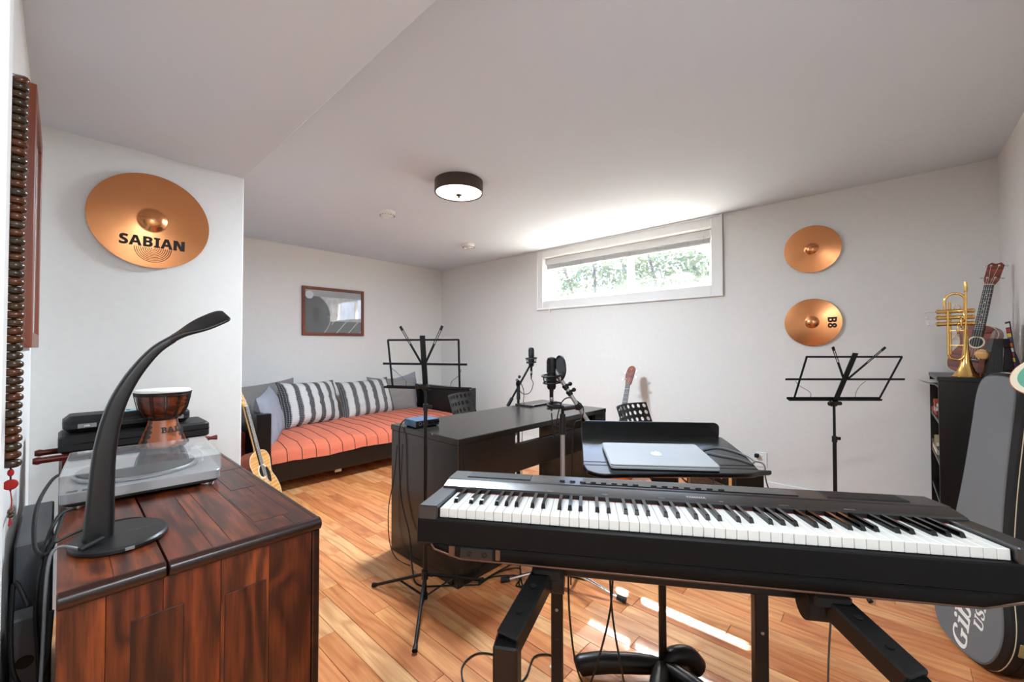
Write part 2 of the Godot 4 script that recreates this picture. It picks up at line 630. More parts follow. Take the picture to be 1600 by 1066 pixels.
func build_floor() -> void:
	var fl := Node3D.new()
	fl.name = "floor"
	add_child(fl)
	fl.set_meta("kind", "structure")
	obj("subfloor", bb(mb(), Vector3(-1.8, -0.12, FZ - 0.1), Vector3(WX + 0.15, -0.013, NZ + 0.15)), M.groove, fl)
	var far := []
	for m in M.oak:
		far.append(mb())
	var w := 0.082
	var row := 0
	var x := LX - 0.12
	while x < WX:
		var z := FZ - rng.randf_range(0.0, 0.7)
		while z < NZ:
			var len_ := rng.randf_range(0.45, 1.15)
			var z0 := maxf(z, FZ)
			var z1 := minf(z + len_, NZ)
			z += len_
			if z1 - z0 < 0.01:
				continue
			var k := rng.randi_range(0, M.oak.size() - 1)
			var a := Vector3(x + 0.0006, -0.013, z0 + 0.0005)
			var b := Vector3(x + w - 0.0006, rng.randf_range(-0.0004, 0.0), z1 - 0.0005)
			var off := Vector2(rng.randf() * 3.0, rng.randf() * 3.0)
			var plain_view := z0 > -3.9 and x > 0.4 and x < 3.0 and z1 < 0.5
			if plain_view:
				obj("plank", bb(mb(), a, b, 0.0012, 2, off), M.oak[k], fl)
			else:
				bb(far[k], a, b, 0.0012, 2, off)
		x += w
		row += 1
	for k in far.size():
		var o := obj("planks", far[k], M.oak[k], fl)
		o.set_meta("kind", "stuff")

func build_window() -> void:
	var win := Node3D.new()
	win.name = "window_1"
	add_child(win)
	win.set_meta("kind", "structure")
	# casing boards round the opening, each with a back band
	var c := mb()
	var y0 := 1.715
	var y1 := 2.245
	var z0 := -3.015
	var z1 := -1.127
	var cw := 0.088
	for s in [[z0 - cw + 0.01, z0 + 0.008, y0 - cw, y1 + cw], [z1 - 0.008, z1 + cw, y0 - cw, y1 + cw]]:
		obj("casing_board", bb(mb(), Vector3(WX - 0.018, s[2], s[0]), Vector3(WX + 0.001, s[3], s[1]), 0.004, 1), M.trim, win)
	for s in [[y0 - cw, y0 + 0.008], [y1 - 0.008, y1 + cw]]:
		obj("casing_board", bb(mb(), Vector3(WX - 0.018, s[0], z0 + 0.008), Vector3(WX + 0.001, s[1], z1 - 0.008), 0.004, 2), M.trim, win)
	var band := mb()
	for s in [[z0 - cw + 0.004, z0 - cw + 0.022, y0 - cw - 0.006, y1 + cw], [z1 + cw - 0.018, z1 + cw, y0 - cw - 0.006, y1 + cw]]:
		bb(band, Vector3(WX - 0.026, s[2], s[0]), Vector3(WX, s[3], s[1]), 0.003)
	bb(band, Vector3(WX - 0.026, y0 - cw - 0.006, z0 - cw + 0.022), Vector3(WX, y0 - cw + 0.012, z1 + cw - 0.018), 0.003)
	bb(band, Vector3(WX - 0.026, y1 + cw - 0.018, z0 - cw + 0.022), Vector3(WX, y1 + cw, z1 + cw - 0.018), 0.003)
	obj("back_band", band, M.trim, win)
	# jamb liner
	bb(c, Vector3(WX, y0 - 0.01, z0 - 0.01), Vector3(WX + 0.2, y0 + 0.012, z1 + 0.01))
	bb(c, Vector3(WX, y1 - 0.012, z0 - 0.01), Vector3(WX + 0.2, y1 + 0.01, z1 + 0.01))
	bb(c, Vector3(WX, y0, z0 - 0.01), Vector3(WX + 0.2, y1, z0 + 0.012))
	bb(c, Vector3(WX, y0, z1 - 0.012), Vector3(WX + 0.2, y1, z1 + 0.01))
	obj("jamb", c, M.trim, win)
	# two sliding sashes
	for s in [[z0 + 0.012, -1.94, 4.0], [-2.0, z1 - 0.012, 3.97]]:
		var f := mb()
		var x: float = s[2]
		bb(f, Vector3(x, y0 + 0.012, s[0]), Vector3(x + 0.028, y1 - 0.012, s[0] + 0.05), 0.003)
		bb(f, Vector3(x, y0 + 0.012, s[1] - 0.05), Vector3(x + 0.028, y1 - 0.012, s[1]), 0.003)
		bb(f, Vector3(x, y0 + 0.012, s[0] + 0.05), Vector3(x + 0.028, y0 + 0.05, s[1] - 0.05), 0.003)
		bb(f, Vector3(x, y1 - 0.05, s[0] + 0.05), Vector3(x + 0.028, y1 - 0.012, s[1] - 0.05), 0.003)
		var sash := obj("sash", f, M.trim, win)
		obj("pane", bb(mb(), Vector3(x + 0.012, y0 + 0.05, s[0] + 0.05), Vector3(x + 0.016, y1 - 0.05, s[1] - 0.05)), M.glass, sash)
	# raised blind: head rail, slats drawn up, bottom rail, cord and wand
	var bl := thing("window_blind", "white slatted blind drawn up to the top of the small basement window", "blind", Vector3(WX + 0.05, y1 - 0.012, (z0 + z1) / 2))
	var half := (z1 - z0) / 2 - 0.02
	M.blind = mat(Color(0.86, 0.86, 0.86), 0.5)
	obj("head_rail", box(Vector3(0, -0.04, 0), Vector3(0.045, 0.075, half * 2), 0.004), M.blind, bl)
	for k in 12:
		obj("slat", box(Vector3(0, -0.083 - k * 0.0032, 0), Vector3(0.036, 0.0014, half * 2 - 0.02), 0.0, 0, Basis(Vector3.BACK, 0.05 * sin(k * 2.1))), M.blind, bl)
	obj("bottom_rail", box(Vector3(0, -0.127, 0), Vector3(0.03, 0.012, half * 2 - 0.02), 0.003), M.blind, bl)
	for k in 6:
		obj("cord_clip", box(Vector3(-0.02, -0.105, -half + 0.2 + k * (half * 2 - 0.4) / 5), Vector3(0.006, 0.05, 0.02), 0.002), M.glass, bl)
	obj("wand", cyl(mb(), Vector3(-0.03, -0.06, half - 0.06), Vector3(-0.03, -0.4, half - 0.06), 0.0035), M.acrylic, bl)
	var cord := mb()
	tube(cord, [Vector3(-0.085, -0.08, -half + 0.1), Vector3(-0.085, -0.6, -half + 0.1)], 0.0012, 5)
	tube(cord, [Vector3(0, -0.06, -half + 0.1), Vector3(-0.085, -0.08, -half + 0.1)], 0.0012, 5)
	obj("pull_cord", cord, M.white_plastic, bl)
	obj("tassel", lathe(mb(), [Vector2(0.0, -0.642), Vector2(0.008, -0.64), Vector2(0.006, -0.605), Vector2(0.0, -0.6)], 12, Transform3D(Basis(), Vector3(-0.085, 0, -half + 0.1))), M.white_plastic, bl)

func build_garden() -> void:
	# what the small window looks out on: pale gravel at sill height, a clipped hedge, the eave above, unseen and shaped to narrow the sun
	var pale := tri_map(mat(Color(0.82, 0.80, 0.76), 0.95), Vector3.ONE * 2.0, true)
	pale.albedo_texture = mottled(61, 0.12, Color(0.75, 0.75, 0.74), Color.WHITE)
	struct("ground_outside", bb(mb(), Vector3(WX + 0.2, 0.9, -16), Vector3(22, 1.6, 12)), pale)
	struct("unseen_eave", bb(mb(), Vector3(WX + 0.2, 2.5, -12), Vector3(4.62, 2.55, 8)), M.trim)  # unseen roof edge, lets only a thin stripe of sun in
	struct("trim_6", bb(mb(), Vector3(4.6, 2.38, -12), Vector3(4.62, 2.55, -2.36)), M.trim)  # hangs lower out of view, blocks the sun left of the stripe
	struct("trim_4", bb(mb(), Vector3(4.6, 2.42, -2.36), Vector3(4.62, 2.55, -1.8)), M.trim)  # higher unseen piece where the stripe of sun passes
	struct("trim_5", bb(mb(), Vector3(4.6, 2.38, -1.8), Vector3(4.62, 2.55, 8)), M.trim)  # hangs lower out of view, ends the stripe on the right
	var hd := thing("garden_hedge", "sunlit green garden bushes seen through the small basement window", "bush", Vector3(11.5, 1.6, -7.0))
	var leaf := PackedVector2Array([Vector2(0, -0.5), Vector2(0.22, -0.2), Vector2(0.25, 0.15), Vector2(0, 0.55), Vector2(-0.25, 0.15), Vector2(-0.22, -0.2)])
	var lm := mb()
	flat(lm)
	for i in range(1, 5):
		tri(lm, Vector3(leaf[0].x, leaf[0].y, 0), Vector3(leaf[i].x, leaf[i].y, 0.05), Vector3(leaf[i + 1].x, leaf[i + 1].y, 0.05))
	var mm := MultiMesh.new()
	mm.transform_format = MultiMesh.TRANSFORM_3D
	mm.mesh = mesh_of(lm)
	mm.instance_count = 16000
	var n := noise(77, 0.6, 3)
	for i in mm.instance_count:
		var p := Vector3(rng.randf_range(-1.1, 1.1), rng.randf_range(0.05, 2.7), rng.randf_range(-6.5, 5.5))
		p.x += n.get_noise_3dv(p) * 1.6
		var b := Basis.from_euler(Vector3(rng.randf() * TAU, rng.randf() * TAU, rng.randf() * TAU)) * Basis.from_scale(Vector3.ONE * rng.randf_range(0.10, 0.2))
		mm.set_instance_transform(i, Transform3D(b, p))
	var fo := MultiMeshInstance3D.new()
	fo.name = "foliage"
	fo.multimesh = mm
	var gm := mat(Color(0.24, 0.31, 0.20), 0.6)
	gm.backlight_enabled = true
	gm.backlight = Color(0.05, 0.07, 0.03)
	fo.material_override = gm
	fo.set_meta("kind", "stuff")
	hd.add_child(fo)
	var stems := mb()
	for k in 12:
		var z := -6.0 + k * 1.0
		tube(stems, curve([Vector3(0, -0.05, z), Vector3(0.2 * sin(k * 3.0), 1.2, z + 0.2), Vector3(0.3 * cos(k * 2.0), 2.6, z - 0.1)], 4), 0.05, 6)
	obj("stems", stems, M.chest_edge, hd)

func build_hall() -> void:
	# the hallway behind the camera, through the doorway, out of view, with an unseen ceiling lamp
	struct("wall_hall", bb(mb(), Vector3(-1.75, -0.1, -2.4), Vector3(-1.6, CH + 0.1, 2.0)), M.wall)
	struct("wall_hall_end", bb(mb(), Vector3(-1.75, -0.1, -2.55), Vector3(LX - 0.12, CH + 0.1, -2.4)), M.wall)
	struct("wall_hall_back", bb(mb(), Vector3(-1.75, -0.1, 2.0), Vector3(LX, CH + 0.1, 2.15)), M.wall)
	struct("wall_hall_side", bb(mb(), Vector3(LX - 0.12, -0.1, NZ), Vector3(LX, CH + 0.1, 2.0)), M.wall)
	struct("ceiling_hall", bb(mb(), Vector3(-1.75, CH, -2.55), Vector3(LX - 0.12, CH + 0.15, 2.15)), M.ceiling)
	var far := mb()
	var k := 0
	var x := -1.6
	while x < LX - 0.13:
		bb(far, Vector3(x, -0.013, -2.4), Vector3(x + 0.081, 0, 2.0), 0.0012, 2, Vector2(k * 0.7, k * 0.37))
		x += 0.082
		k += 1
	var o := struct("floor_hall", far, M.oak[0])
	o.name = "floor_hall"

func drum_lamp(at: Vector3, label: String, power: float, tint: Color) -> Node3D:
	var t := thing("ceiling_lamp", label, "lamp", at)
	var shell := mb()
	lathe(shell, [Vector2(0.06, 0.0), Vector2(0.165, 0.0), Vector2(0.168, -0.003), Vector2(0.168, -0.082), Vector2(0.164, -0.086), Vector2(0.158, -0.082), Vector2(0.158, -0.01)], 48)
	obj("shade", shell, M.lamp_bronze, t)
	obj("lamp_diffuser", lathe(mb(), [Vector2(0.1575, -0.06), Vector2(0.1575, -0.080), Vector2(0.12, -0.087), Vector2(0.06, -0.091), Vector2(0.0, -0.092)], 48, Transform3D(), 0.9), M.lamp_glow, t)
	obj("finial", lathe(mb(), [Vector2(0.0, -0.116), Vector2(0.006, -0.114), Vector2(0.007, -0.106), Vector2(0.004, -0.102), Vector2(0.018, -0.099), Vector2(0.02, -0.094), Vector2(0.012, -0.09), Vector2(0, -0.09)], 18), M.lamp_bronze, t)
	var li := AreaLight3D.new()
	li.name = "lamp_light"
	li.area_size = Vector2(0.27, 0.27)
	li.light_energy = power
	li.light_color = tint
	li.shadow_enabled = true
	t.add_child(li)
	li.position = Vector3(0, -0.125, 0)
	li.rotation_degrees.x = -90
	return t

func build_ceiling_lights() -> void:
	M.lamp_bronze = mat(Color(0.30, 0.25, 0.22), 0.42, 0.5)
	M.lamp_glow = mat(Color(0.95, 0.93, 0.9), 0.5)
	M.lamp_glow.emission_enabled = true
	M.lamp_glow.emission = Color(1.0, 0.95, 0.87)
	M.lamp_glow.emission_energy_multiplier = 1.6
	drum_lamp(Vector3(1.86, CH, -2.2), "round bronze drum ceiling lamp with a glowing white diffuser", LAMP, Color(0.89, 0.95, 1.0))
	drum_lamp(Vector3(-0.7, CH, 1.1), "unseen round bronze ceiling lamp in the hallway, lighting the room through the doorway", UNSEEN_HALL, Color(0.95, 0.975, 1.0))  # out of view, placed to light the room from the camera side
	# unseen flush round light in the soffit above the camera, which lights the near side of the piano and the chest
	var dl := thing("unseen_downlight", "unseen flush round ceiling light in the soffit, lighting the piano and chest", "lamp", Vector3(0.38, 2.13, 0.1))
	obj("trim_ring", lathe(mb(), [Vector2(0.11, 0.0), Vector2(0.15, 0.0), Vector2(0.148, -0.008), Vector2(0.128, -0.014), Vector2(0.12, -0.012), Vector2(0.12, 0.0)], 40), M.white_plastic, dl)
	obj("lamp_diffuser", lathe(mb(), [Vector2(0.122, -0.004), Vector2(0.122, -0.010), Vector2(0.0, -0.012)], 40), M.lamp_glow, dl)
	var da := AreaLight3D.new()
	da.name = "lamp_light"
	da.area_size = Vector2(0.2, 0.2)
	da.light_energy = DOWN
	da.light_color = Color(0.93, 0.965, 1.0)
	da.shadow_enabled = true
	dl.add_child(da)
	da.position = Vector3(0, -0.02, 0)
	da.rotation_degrees.x = -90
	for s in [[Vector3(1.863, CH, -3.142), "round white ceiling smoke alarm left of the drum lamp", 0.068], [Vector3(3.068, CH, -3.461), "round white ceiling smoke alarm nearest the window", 0.072]]:
		var t := thing("smoke_alarm", s[1], "smoke alarm", s[0])
		var r: float = s[2]
		obj("base_plate", lathe(mb(), [Vector2(0, 0), Vector2(r, 0), Vector2(r, -0.012), Vector2(r - 0.004, -0.015), Vector2(0, -0.015)], 32), M.white_plastic, t)
		obj("cover", lathe(mb(), [Vector2(r - 0.006, -0.015), Vector2(r - 0.008, -0.028), Vector2(r * 0.7, -0.042), Vector2(r * 0.62, -0.042), Vector2(r * 0.6, -0.038), Vector2(r * 0.35, -0.038), Vector2(r * 0.33, -0.044), Vector2(0, -0.046)], 32), M.white_plastic, t)
		var v := mb()
		for k in 16:
			var a := TAU * k / 16
			bx(v, Vector3(cos(a) * r * 0.86, -0.035, sin(a) * r * 0.86), Vector3(0.012, 0.006, 0.004), 0.0, 0, Basis(Vector3.UP, -a))
		obj("vent", v, M.steel, t)

const LAMP := 4.7
const UNSEEN_HALL := 3.0  # strength of the unseen hallway lamp
const DOWN := 1.5  # strength of the unseen soffit light

# ---------------------------------------------------------------- day bed
func pillow(called: String, label: String, mat_: Material, at: Vector3, rot: Vector3, w: float, h: float, t: float, seed_: int, group := "") -> Node3D:
	var n := noise(seed_, 1.6, 2)
	var st := mb()
	for s in [1.0, -1.0]:
		var f := func(u: float, v: float) -> Vector3:
			var a := u * 2.0 - 1.0
			var b := v * 2.0 - 1.0
			var x := a * w * 0.5 * (1.0 - 0.07 * (1.0 - pow(absf(b), 3.0)) * a * a)
			var y := b * h * 0.5 * (1.0 - 0.08 * (1.0 - pow(absf(a), 3.0)) * b * b)
			var k := pow(maxf(0.0, 1.0 - pow(absf(a), 3.2)), 0.55) * pow(maxf(0.0, 1.0 - pow(absf(b), 3.2)), 0.55)
			var wr := n.get_noise_3d(a * 2.2 + s * 3.0, b * 2.2, 0.0) * 0.16 + n.get_noise_3d(a * 7.0, b * 2.0 + s, 4.0) * 0.05
			return Vector3(x, y, s * t * 0.5 * k * (1.0 + wr))
		sheet(st, f, 22, 16, s < 0.0)
	var o := obj(called, st, mat_)
	o.position = at
	o.rotation_degrees = rot
	tag(o, label, "pillow", group)
	return o

func build_day_bed() -> void:
	var bed := thing("day_bed", "black painted wooden day bed along the far wall with an orange coverlet", "day bed", Vector3(0, 0, 0))
	bed.position = Vector3(1.0, 0, -3.6)
	var bw = M.black_wood
	obj("front_rail", bb(mb(), Vector3(0.1, 0.10, -0.03), Vector3(2.25, 0.262, 0.0), 0.004), bw, bed)
	obj("back_rail", bb(mb(), Vector3(0.05, 0.10, -1.26), Vector3(2.25, 0.262, -1.23), 0.004), bw, bed)
	for s in [[0.02, 0.655, 0.0], [2.2, 0.70, 1.0]]:
		var a := Node3D.new()
		a.name = "arm"
		bed.add_child(a, true)
		a.position = Vector3(s[0], 0, 0)
		obj("post", bb(mb(), Vector3(0, 0, -0.045), Vector3(0.105, s[1], 0.012), 0.004, 1), bw, a)
		obj("post", bb(mb(), Vector3(0, 0, -1.27), Vector3(0.105, s[1] + 0.03, -1.215), 0.004, 1), bw, a)
		obj("panel", bb(mb(), Vector3(0.03, 0.12, -1.22), Vector3(0.065, s[1] - 0.05, -0.04), 0.003, 2), bw, a)
		obj("top_rail", bb(mb(), Vector3(0.015, s[1] - 0.06, -1.22), Vector3(0.085, s[1] - 0.005, -0.04), 0.006, 2), bw, a)
	var slats := mb()
	for k in 14:
		bb(slats, Vector3(0.12 + k * 0.15, 0.17, -1.24), Vector3(0.2 + k * 0.15, 0.185, -0.03), 0.002)
	obj("slats", slats, M.spruce, bed)
	obj("mattress", bb(mb(), Vector3(0.13, 0.19, -1.22), Vector3(2.2, 0.35, -0.05), 0.03), M.paper, bed)
	obj("care_label", bb(mb(), Vector3(0.66, 0.062, -0.055), Vector3(0.72, 0.105, -0.05), 0.001), M.cream, bed)
	# coverlet: woven orange, falling over the front edge, with dark stitched seams
	var q := noise(91, 3.0, 3)
	var weave := picture(256, 256, func(x: float, y: float) -> Color:
		var base := Color(0.80, 0.38, 0.27).lerp(Color(0.88, 0.49, 0.36), q.get_noise_2d(x * 30.0, y * 30.0) * 0.5 + 0.5)
		var h := sin(TAU * (x * 8.0 + y * 16.0)) * sin(TAU * (x * 24.0 - y * 8.0))
		return base.lerp(Color(0.45, 0.26, 0.22), 0.55 if h > 0.42 else 0.0))
	var cm := mat(Color(1, 1, 1), 0.9)
	cm.albedo_texture = weave
	cm.uv1_scale = Vector3(12, 6, 1)
	cm.rim_enabled = true
	cm.rim = 0.15
	var prof := curve2([Vector2(-1.22, 0.372), Vector2(-0.9, 0.39), Vector2(-0.55, 0.395), Vector2(-0.25, 0.387), Vector2(-0.1, 0.372), Vector2(-0.02, 0.345), Vector2(0.004, 0.31), Vector2(0.012, 0.25)], 4, false)
	var nn := noise(92, 1.3, 2)
	var at := func(u: float, v: float) -> Vector3:
		var i := mini(int(v * (prof.size() - 1)), prof.size() - 2)
		var p := prof[i].lerp(prof[i + 1], v * (prof.size() - 1) - i)
		var x := 0.13 + u * 2.06
		var puff := 0.006 * absf(sin(u * PI * 18.0))
		return Vector3(x, p.y + puff * (1.0 - v * 0.5) + 0.012 * nn.get_noise_2d(x * 2.0, v * 3.0), p.x + puff * v)
	var cv := thing("coverlet", "orange woven coverlet with dark seams spread over the day bed mattress", "coverlet", Vector3(1.0, 0, -3.6))
	obj("cloth", sheet(mb(), at, 108, 26), cm, cv)
	var seam_mat := mat(Color(0.24, 0.17, 0.15), 0.8)
	for k in range(1, 18):
		var pts := []
		for j in 27:
			var p: Vector3 = at.call(k / 18.0, j / 26.0)
			pts.append(p + Vector3(0, 0.001, 0.0015))
		obj("seam", tube(mb(), pts, 0.0026, 5), seam_mat, cv)
	# pillows
	var sn := noise(95, 8.0, 2)
	var stripe := func(warm: float) -> ImageTexture:
		return picture(256, 128, func(x: float, y: float) -> Color:
			var s := sin(x * TAU * 5.5 + 0.4) * 0.5 + 0.5
			var dash := 0.5 + 0.5 * sin(y * TAU * 26.0 + 1.5 * floor(x * 44.0))
			var pale := Color(0.80, 0.80, 0.79).lerp(Color(0.68, 0.68, 0.68), 0.5 * dash)
			var dark := Color(0.36, 0.36, 0.37).lerp(Color(0.10, 0.10, 0.11), dash * warm)
			var k := smoothstep(0.45, 0.75, s)
			if absf(fposmod(x * 44.0, 1.0) - 0.5) > 0.4:
				k *= 0.35
			return pale.lerp(dark, k).lightened(0.08 * sn.get_noise_2d(x * 40.0, y * 40.0)))
	var stripes := []
	for w in [1.0, 0.55]:
		var m := mat(Color(1, 1, 1), 0.9)
		m.albedo_texture = stripe.call(w)
		stripes.append(m)
	var linen := tri_map(mat(Color(0.57, 0.56, 0.55), 0.9), Vector3.ONE * 8.0)
	linen.albedo_texture = mottled(97, 0.2, Color(0.82, 0.82, 0.82), Color.WHITE)
	var cool := tri_map(mat(Color(0.60, 0.61, 0.65), 0.85), Vector3.ONE * 8.0)
	cool.albedo_texture = linen.albedo_texture
	pillow("pillow", "black and white striped pillow on the day bed, nearest the guitar", stripes[0], Vector3(1.76, 0.605, -4.44), Vector3(-20, 20, -2), 0.72, 0.47, 0.2, 5, "")
	pillow("pillow", "paler grey and white striped pillow in the middle of the day bed", stripes[1], Vector3(2.47, 0.58, -4.6), Vector3(-20, 6, 2), 0.72, 0.46, 0.2, 6, "")
	pillow("pillow", "plain warm grey pillow at the right end of the day bed", linen, Vector3(2.86, 0.575, -4.66), Vector3(-16, -10, -3), 0.66, 0.46, 0.16, 7, "")
	pillow("pillow", "crumpled blue grey pillow slumped over the left arm of the day bed", cool, Vector3(1.235, 0.585, -3.98), Vector3(-14, 62, 6), 0.56, 0.44, 0.15, 8, "")
	pillow("pillow", "pale grey pillow standing behind the striped one nearest the guitar", linen, Vector3(1.45, 0.60, -4.66), Vector3(-12, 24, 4), 0.7, 0.46, 0.12, 9, "")
	pillow("pillow", "light grey pillow in the corner behind the warm grey one", cool, Vector3(3.07, 0.575, -4.78), Vector3(-8, -16, 14), 0.5, 0.46, 0.1, 10, "")

# ---------------------------------------------------------------- desk and what is on it
func build_desk() -> void:
	var d := thing("desk", "large dark brown desk with its back panel towards the piano", "desk", Vector3(1.31, 0, -1.55))
	var w = M.desk_wood
	obj("desktop", bb(mb(), Vector3(-0.004, 0.694, -0.602), Vector3(1.42, 0.725, 0.004), 0.003), w, d)
	obj("side_panel", bb(mb(), Vector3(0, 0, -0.598), Vector3(0.045, 0.694, 0), 0.002, 1), w, d)
	obj("back_panel", bb(mb(), Vector3(0.045, 0.0, -0.03), Vector3(0.42, 0.694, -0.002), 0.002, 1), w, d)
	obj("pedestal_side", bb(mb(), Vector3(0.39, 0.0, -0.598), Vector3(0.42, 0.694, -0.03), 0.002, 1), w, d)
	obj("modesty_panel", bb(mb(), Vector3(0.42, 0.47, -0.034), Vector3(1.375, 0.625, -0.006), 0.002), w, d)
	obj("side_panel", bb(mb(), Vector3(1.375, 0, -0.598), Vector3(1.42, 0.694, 0), 0.002, 1), w, d)
	obj("end_trim", bb(mb(), Vector3(1.28, 0.47, -0.03), Vector3(1.375, 0.694, -0.003), 0.002, 1), w, d)
	obj("slot_shelf", bb(mb(), Vector3(1.14, 0.60, -0.44), Vector3(1.375, 0.618, -0.035), 0.002), M.black_wood, d)
	obj("slot_side", bb(mb(), Vector3(1.14, 0.618, -0.44), Vector3(1.155, 0.694, -0.035), 0.001), M.black_wood, d)
	obj("slot_back", bb(mb(), Vector3(1.155, 0.618, -0.44), Vector3(1.375, 0.694, -0.425), 0.001), M.black_wood, d)
	obj("rear_ledge", bb(mb(), Vector3(1.08, 0.725, -0.60), Vector3(1.42, 0.738, -0.44), 0.003), M.desk_wood, d)
	# audio interface
	var a := thing("audio_interface", "small blue and black audio interface box on the desk corner", "audio interface", Vector3(1.405, 0.728, -1.985), -4.0)
	a.scale = Vector3.ONE * 0.84
	M.blue_shell = mat(Color(0.28, 0.39, 0.50), 0.3, 0.4)
	obj("shell", bb(mb(), Vector3(-0.09, 0.003, -0.075), Vector3(0.09, 0.047, 0.075), 0.003), M.blue_shell, a)
	obj("front_panel", bb(mb(), Vector3(-0.088, 0.005, 0.074), Vector3(0.088, 0.045, 0.079), 0.002), M.black, a)
	for k in 2:
		var j := mb()
		lathe(j, [Vector2(0.012, 0), Vector2(0.012, 0.003), Vector2(0.009, 0.003), Vector2(0.008, 0.0)], 18, Transform3D(Basis(Vector3.RIGHT, PI / 2), Vector3(-0.06 + k * 0.035, 0.025, 0.078)))
		obj("jack_socket", j, M.steel, a)
	for k in 4:
		obj("knob", lathe(mb(), [Vector2(0.007, 0), Vector2(0.006, 0.012), Vector2(0, 0.012)], 14, Transform3D(Basis(Vector3.RIGHT, PI / 2), Vector3(0.015 + k * 0.021, 0.027, 0.078))), M.black_gloss, a)
	for sx in [-0.075, 0.075]:
		obj("foot", box(Vector3(sx, 0.0, 0), Vector3(0.012, 0.006, 0.12), 0.001), M.black_rubber, a)
	# two perforated swivel chairs
	swivel_chair(Vector3(2.37, 0, -2.46), 22.0, 0.785, "black plastic swivel chair with perforated back, between desk and day bed")
	swivel_chair(Vector3(2.89, 0, -1.2), -5.0, 0.745, "black plastic swivel chair with perforated back, beside the bass guitar")

# plate bent by f(u, v) with a grid of oval holes
func perforated(st: SurfaceTool, f: Callable, nu: int, nv: int, hole: float, th: float) -> void:
	var nrm := func(u: float, v: float) -> Vector3:
		var e := 0.01
		return ((f.call(u + e, v) - f.call(u - e, v)) as Vector3).cross(f.call(u, v + e) - f.call(u, v - e)).normalized()
	var K := 12
	for i in nu:
		for j in nv:
			var inner := []
			var outer := []
			for k in K:
				var a := TAU * (k + 0.5) / K
				var c := Vector2(cos(a), sin(a))
				var sq := c / maxf(absf(c.x), absf(c.y))
				inner.append(Vector2((i + 0.5 + c.x * hole * 0.5) / nu, (j + 0.5 + c.y * hole * 0.5) / nv))
				outer.append(Vector2((i + 0.5 + sq.x * 0.5) / nu, (j + 0.5 + sq.y * 0.5) / nv))
			flat(st)
			for k in K:
				var k2 := (k + 1) % K
				var p := []
				for w in [outer[k], outer[k2], inner[k2], inner[k]]:
					var n: Vector3 = nrm.call(w.x, w.y)
					var q: Vector3 = f.call(w.x, w.y)
					p.append(q + n * th * 0.5)
					p.append(q - n * th * 0.5)
				var nn: Vector3 = p[0] - p[1]
				quad(st, p[0], p[2], p[4], p[6], nn)
				quad(st, p[1], p[3], p[5], p[7], -nn)
				quad(st, p[4], p[5], p[7], p[6], (p[0] - p[6]) * -1.0)
	for e in [[0, 0, 1, 0], [0, 1, 1, 1], [0, 0, 0, 1], [1, 0, 1, 1]]:     # the rim
		for k in 12:
			var a := Vector2(e[0], e[1]).lerp(Vector2(e[2], e[3]), k / 12.0)
			var b := Vector2(e[0], e[1]).lerp(Vector2(e[2], e[3]), (k + 1) / 12.0)
			var na: Vector3 = nrm.call(a.x, a.y) * th * 0.5
			var nb: Vector3 = nrm.call(b.x, b.y) * th * 0.5
			var pa: Vector3 = f.call(a.x, a.y)
			var pb: Vector3 = f.call(b.x, b.y)
			quad(st, pa + na, pb + nb, pb - nb, pa - na, pa - f.call(0.5, 0.5))

func swivel_chair(at: Vector3, turn: float, top: float, label: String) -> void:
	var c := thing("swivel_chair", label, "chair", at, turn)
	var seat_y := 0.44
	var back := func(u: float, v: float) -> Vector3:
		var a := (u - 0.5) * 1.5
		return Vector3(sin(a) * 0.30, seat_y + 0.11 + v * (top - seat_y - 0.11), -0.22 + (1.0 - cos(a)) * 0.22 - v * 0.07)
	var st := mb()
	perforated(st, back, 8, 4, 0.62, 0.007)
	obj("backrest", st, M.black_plastic, c)
	var seat := mb()
	var sf := func(u: float, v: float) -> Vector3:
		return Vector3((u - 0.5) * 0.46 * (1.0 - 0.1 * v), seat_y + 0.02 * pow(2.0 * u - 1.0, 2.0) + (0.11 * pow(1.0 - v, 4.0)), -0.21 + v * 0.43)
	var sb := func(u: float, v: float) -> Vector3:
		return sf.call(u, v) - Vector3(0, 0.008, 0)
	sheet(seat, sf, 12, 10)
	sheet(seat, sb, 12, 10, true)
	obj("seat", seat, M.black_plastic, c)
	var g := mb()
	cyl(g, Vector3(0, 0.09, 0), Vector3(0, 0.28, 0), 0.026)
	cyl(g, Vector3(0, 0.28, 0), Vector3(0, 0.42, 0), 0.014)
	bx(g, Vector3(0, 0.425, 0), Vector3(0.2, 0.02, 0.2), 0.004)
	obj("column", g, M.black_metal, c)
	for k in 5:
		var a := TAU * k / 5
		var dir := Vector3(cos(a), 0, sin(a))
		var leg := obj("leg", tube(mb(), [dir * 0.02 + Vector3(0, 0.1, 0), dir * 0.15 + Vector3(0, 0.095, 0), dir * 0.27 + Vector3(0, 0.07, 0)], 0.02, 8, [0.024, 0.02, 0.013]), M.black_plastic, c)
		obj("caster", cyl(mb(), dir * 0.265 + dir.cross(Vector3.UP) * -0.022 + Vector3(0, 0.027, 0), dir * 0.265 + dir.cross(Vector3.UP) * 0.022 + Vector3(0, 0.027, 0), 0.027), M.black_rubber, leg)

